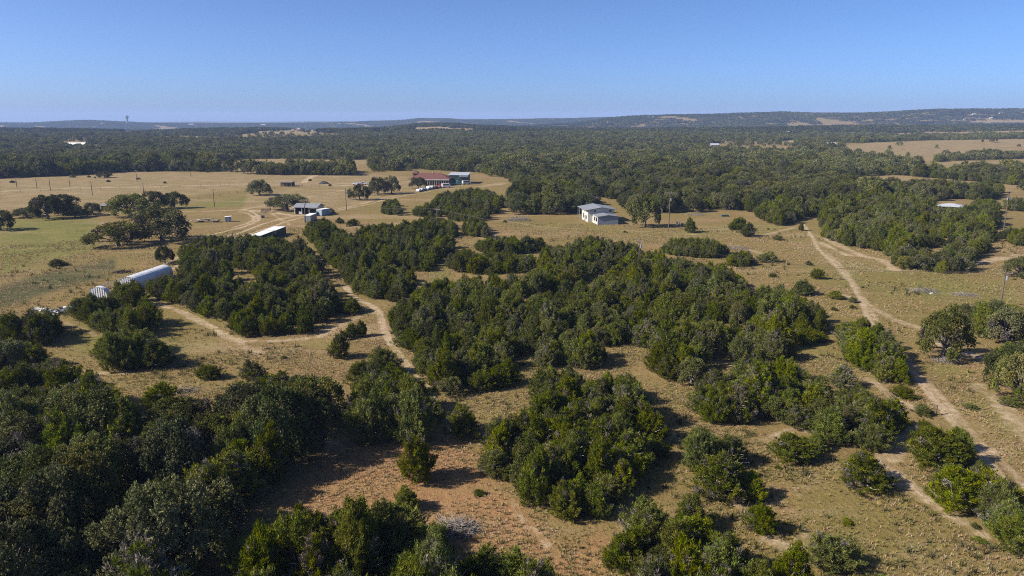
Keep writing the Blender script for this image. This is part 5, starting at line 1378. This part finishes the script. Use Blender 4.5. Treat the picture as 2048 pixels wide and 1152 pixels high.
# --- utility poles and their wires
def pole(px, py, top, label, arms=1, can=0, rz=0.0, group=None):
    p = place(px, py); h = max(4.0, (py - top) / ppm(p.y, p.z) / math.cos(math.atan2(H - 4, p.y)))
    o = empty('utility_pole', p, rz, label, 'pole', group)
    MB().tube([(0, 0, -.1), (0, 0, h * .5), (0, 0, h)], [.17, .15, .12], 8).build('shaft', M['pole'], o)
    for k in range(arms):
        a = MB().box(-1.2, 1.2, -.16, -.04, h - .55 - k * .9, h - .42 - k * .9).build('crossarm', M['wood'], o)
        for x in (-1.1, -.4, .4, 1.1): MB().tube([(x, -.1, h - .42 - k * .9), (x, -.1, h - .22 - k * .9)], .05, 6).build('insulator', M['steel'], a)
    for k in range(can):
        MB().tube([(.38 - k * .76, -.1, h * .8 - .5), (.38 - k * .76, -.1, h * .8 + .4)], .22, 10).build('transformer', M['steel'], o)
    return p + Vector((0, -.1, h - .3)), rz
POLES = {}
POLES['yard'] = pole(611, 446, 398, 'utility pole with crossarm and lamp in the ranch yard by the grey container', 1, 1, R(-25))
POLES['thicket'] = pole(875, 467, 416, 'utility pole rising out of the thicket beside the containers', 1, 0, R(-30))
POLES['middle'] = pole(1277, 548, 478, 'utility pole with crossarm standing behind the great thicket', 1, 1, R(-30))
POLES['track'] = pole(2001, 612, 541, 'utility pole with crossarm on the grass beside the gnarled oak stand', 1, 1, R(-30))
POLES['barn'] = pole(1337, 461, 384, 'tall utility pole with transformer between the dark oak and the round juniper', 1, 1, R(-10))
POLES['drive'] = pole(2007, 462, 382, 'tall utility pole with two transformers by the driveway', 1, 2, R(10))
POLES['road'] = pole(693, 421, 377, 'tall bare utility pole beside the ranch road in the pasture', 0, 1)
POLES['field'] = pole(429, 414, 378, 'thin utility pole alone in the open pasture', 1, 0)
for i, (x, b, t, lab) in enumerate([(185, 391, 363, 'leaning pole in the far pasture, nearest the slender oaks'), (288, 390, 366, 'pole in the far pasture just above the slender oaks'), (274, 364, 340, 'tallest pole at the back of the far pasture'), (140, 374, 357, 'pole of the far roadside row, nearest the lone bushy oak'), (101, 381, 358, 'taller pole standing ahead of the far roadside row'), (74, 377, 357, 'middle pole of the far roadside row'), (34, 375, 355, 'pole at the end of the far roadside row'), (382, 353, 343, 'short pole before the far tree belt')]):
    POLES['far%d' % i] = pole(x, b, t, lab, 1 if i != 7 else 0, 0, R(-20))
def wires(a, b, label, offs=(-1.1, .4, 1.1), sag=1.2):
    (p, ra), (q, rb) = POLES[a], POLES[b]
    o = empty('power_line', p, 0, label, 'wire')
    for off in offs:
        pa = p + Vector((math.cos(ra) * off, math.sin(ra) * off, .1)); pb = q + Vector((math.cos(rb) * off, math.sin(rb) * off, .1))
        pts = []
        for k in range(17):
            t = k / 16; v = pa.lerp(pb, t) - p; v.z -= sag * 4 * t * (1 - t); pts.append(v)
        MB().tube(pts, .014, 4).build('wire', M['pole'], o)
wires('yard', 'thicket', 'wires strung from the ranch yard pole to the thicket pole')
wires('thicket', 'middle', 'wires strung from the thicket pole across the junipers to the middle pole')
wires('middle', 'track', 'wires strung from the middle pole over the bare slope to the oak stand pole', sag=2.5)
wires('far6', 'far5', 'wires between the end and middle poles of the far roadside row', (-1.1, 1.1), .8)
wires('far5', 'far3', 'wires between the middle and last poles of the far roadside row', (-1.1, 1.1), .8)

# --- fences
def fence(pts, step, hgt, label, wires_=3):
    W = [Vector(ground(*p)) for p in pts]
    o = empty('wire_fence', W[0], 0, label, 'fence')
    me_ = MB().tube([(0, 0, -.1), (0, 0, hgt)], .07, 5).mesh('fence_post', M['pole'])
    prev = None
    lines = [[] for _ in range(wires_)]
    for a, b in zip(W[:-1], W[1:]):
        n = max(1, int((b - a).length / step))
        for k in range(n + (b == W[-1])):
            v = a.lerp(b, k / n) - W[0]
            q = link('post', me_, o); q.location = v; q.rotation_euler = (rng.normal() * .03, rng.normal() * .03, 0)
            for j in range(wires_): lines[j].append(v + Vector((0, 0, hgt * (.35 + .3 * j))))
    for ln in lines:
        if len(ln) > 1: MB().tube(ln, .012, 3).build('strand', M['steel'], o)
fence([(372, 402), (420, 396), (460, 390), (505, 384), (560, 375)], 5, 1.35, 'wire fence running from the oaks to the dark stable')
fence([(588, 373), (640, 374), (700, 374), (760, 374), (806, 375)], 5, 1.35, 'wire fence between the gravel yard and the pasture')
fence([(0, 386), (120, 381), (240, 378), (360, 375), (480, 371), (560, 368)], 8, 1.4, 'long wire fence along the far side of the pasture road')
o = empty('fence_post', place(1871, 830), 0, 'short dark wooden post beside the low flat juniper', 'post')
MB().tube([(0, 0, -.1), (.03, 0, 1.3)], [.13, .11], 7).build('timber', M['pole'], o); MB().box(-.03, .09, -.16, -.1, .9, 1.1).build('hinge', M['rust'], o)
o = empty('fence_post', place(1619, 512), 0, 'thin dark post on the grass near the upper sandy track', 'post')
MB().tube([(0, 0, -.1), (.05, 0, 1.6)], [.09, .07], 6).build('timber', M['pole'], o); MB().box(-.03, .07, -.13, -.07, 1.2, 1.35).build('insulator', M['whiteroof'], o)
o = empty('well_head', place(1354, 450), 0, 'white well head with pipes beside the transformer pole', 'well')
MB().tube([(0, 0, 0), (0, 0, 1.2)], .35, 10).build('casing', M['whiteroof'], o); MB().tube([(0, 0, 1.2), (.9, 0, 1.0), (.9, 0, 0)], .08, 6).build('pipe', M['rust'], o); MB().box(1.4, 2.2, -.3, .3, 0, .7).build('pump_box', M['steel'], o)
o = empty('stock_trough', place(1450, 433), R(5), 'low green stock trough on the mown clearing', 'trough')
tm = MB().box(-1.3, 1.3, -.6, -.5, 0, .6).box(-1.3, 1.3, .5, .6, 0, .6).box(-1.3, -1.2, -.5, .5, 0, .6).box(1.2, 1.3, -.5, .5, 0, .6).build('tank', M['teal'], o)
MB().box(-1.19, 1.19, -.49, .49, .0, .45).build('water', M['glass'], o)

# --- brush heaps and dead wood
def stick_mesh(seed, L, r0):
    r = np.random.default_rng(seed); mb = MB(); b = r.normal(size=3) * .12 * L
    mid = (b[0], b[1], L * .5)
    mb.tube([(0, 0, 0), mid, (b[0] * .4, b[1] * .4, L)], [r0, r0 * .8, r0 * .3], 4)
    for k in range(2):
        a = r.uniform(0, 6.28)
        mb.tube([mid, (mid[0] + math.cos(a) * L * .2, mid[1] + math.sin(a) * L * .2, L * .85)], [r0 * .5, r0 * .2], 3)
    return mb
STICKS = [stick_mesh(i, 1.1 + .25 * (i % 3), .022).mesh('branch', M['dead']) for i in range(6)]
def brush_heap(px, py, w, hgt, n, label, seed, parts=True, mat=None):
    r = np.random.default_rng(seed); p = place(px, py)
    o = empty('brush_heap', p, 0, label, 'brush heap')
    if parts:
        for k in range(n):
            q = link('branch', STICKS[k % 6], o)
            a = r.uniform(0, 6.28); e = math.sqrt(r.random()) * w * .75
            q.location = (math.cos(a) * e, math.sin(a) * e * .7, r.uniform(0, .8) * hgt * (1 - e / w))
            q.rotation_euler = (r.uniform(.9, 1.5), r.normal() * .25, a + 1.57 + r.normal() * .7)
            s_ = r.uniform(.5, 1.1); q.scale = (s_, s_, s_)
    mb = MB()
    for k in range(n * 4):
        a = r.uniform(0, 6.28); e = math.sqrt(r.random()) * w; z = r.uniform(.02, 1) * hgt * (1 - (e / w) ** 1.5)
        t = r.uniform(0, 6.28); l = r.uniform(.4, 1.5)
        x, y = math.cos(a) * e, math.sin(a) * e * .65
        mb.tube([(x, y, z), (x + math.cos(t) * l, y + math.sin(t) * l, max(.02, z + r.normal() * .3))], [.03, .012], 3, False)
    setp(mb.build('twigs', mat or M['greytwig'], o), kind='stuff')
    return o
brush_heap(912, 1062, 1.6, 1.15, 120, 'tangled heap of bleached sticks on the reddish clearing', 1)
brush_heap(1038, 441, 4.6, 2.2, 150, 'large grey brush heap on the grass beside the grove at the white barn', 2)
brush_heap(985, 424, 2.4, 1.1, 50, 'small grey brush heap at the juniper edge near the barn grove', 3, False)
brush_heap(1392, 430, 3.6, 1.0, 60, 'low grey brush heap on the mown clearing before the wood edge', 4, False)
brush_heap(1462, 418, 4.0, 1.2, 70, 'long pale brush heap against the wood edge', 5, False)
brush_heap(1468, 497, 4.5, .7, 90, 'flat spread of grey brush behind the long low juniper row', 6, False)
brush_heap(1850, 583, 3.0, .8, 70, 'brush heap with a green bush growing through it on the grass', 7, False)
brush_heap(1892, 722, 1.6, .5, 60, 'bleached dead branches round the foot of the gnarled oak', 8, False)
brush_heap(1958, 452, 2.8, .6, 40, 'pale heap of cut branches at the end of the driveway', 9, False, M['concrete'])
brush_heap(372, 783, 1.6, .35, 40, 'thin scatter of pale sticks beside the dome juniper', 10, False)
brush_heap(245, 545, 2.0, .8, 70, 'dark burnt brush heap on the grass beside the hoop greenhouse', 11, False, M['dark'])
brush_heap(1930, 590, 2.6, .4, 50, 'faint grey line of brush near the oak stand pole', 12, False)
o = empty('dead_shrub', (BARE[0], BARE[1], 0), 0, 'bare tan egg shaped shrub with no leaves on the reddish clearing', 'shrub')
r_ = np.random.default_rng(77); mb = MB(); bh, br = BARE[3] * 1.02, BARE[2] * 1.02
MB().tube([(0, 0, -.1), (.03, 0, .5)], [.07, .05], 6).build('stem', M['greytwig'], o)
for k in range(900):
    d = unit(r_.normal(size=3)); d[2] = abs(d[2]); e = r_.uniform(.25, 1.0)
    c0 = np.array([d[0] * br * e, d[1] * br * e, .15 + bh * .5 + (d[2] * 2 - 1) * bh * .42 * e])
    t = unit(d * .7 + np.array([0, 0, .6]) + r_.normal(size=3) * .4) * r_.uniform(.2, .45)
    mb.tube([tuple(c0), tuple(c0 + t)], [.012, .005], 3, False)
setp(mb.build('twigs', paint('tan_twigs', (.27, .205, .15), .9, 0, .2, 3), o), kind='stuff')
setp(MB().prism([(-.4, 0), (.35, 0), (.3, .2), (.1, .3), (-.3, .2)], 'y', -.25, .3).build('white_stone', M['concrete']), 'white stone block lying beside the green bush on the grass', 'stone').location = place(1864, 588)

# ------------------------------------------------------------------ air: thin haze over the whole valley
mz, nt, out = new_mat('valley_haze')
pv = N(nt, 'ShaderNodeVolumePrincipled')
pv.inputs['Density'].default_value = 1.0e-4
pv.inputs['Color'].default_value = (.43, .60, 1.0, 1)
nt.links.new(pv.outputs[0], out.inputs['Volume'])
hz = MB().box(-14500, 14500, -14500, 14500, GZ.min() - 1.5, max(GZ.max() + 12, H + 30)).build('haze', mz)
setp(hz, 'thin bluish haze over the valley', 'haze', None, 'stuff')
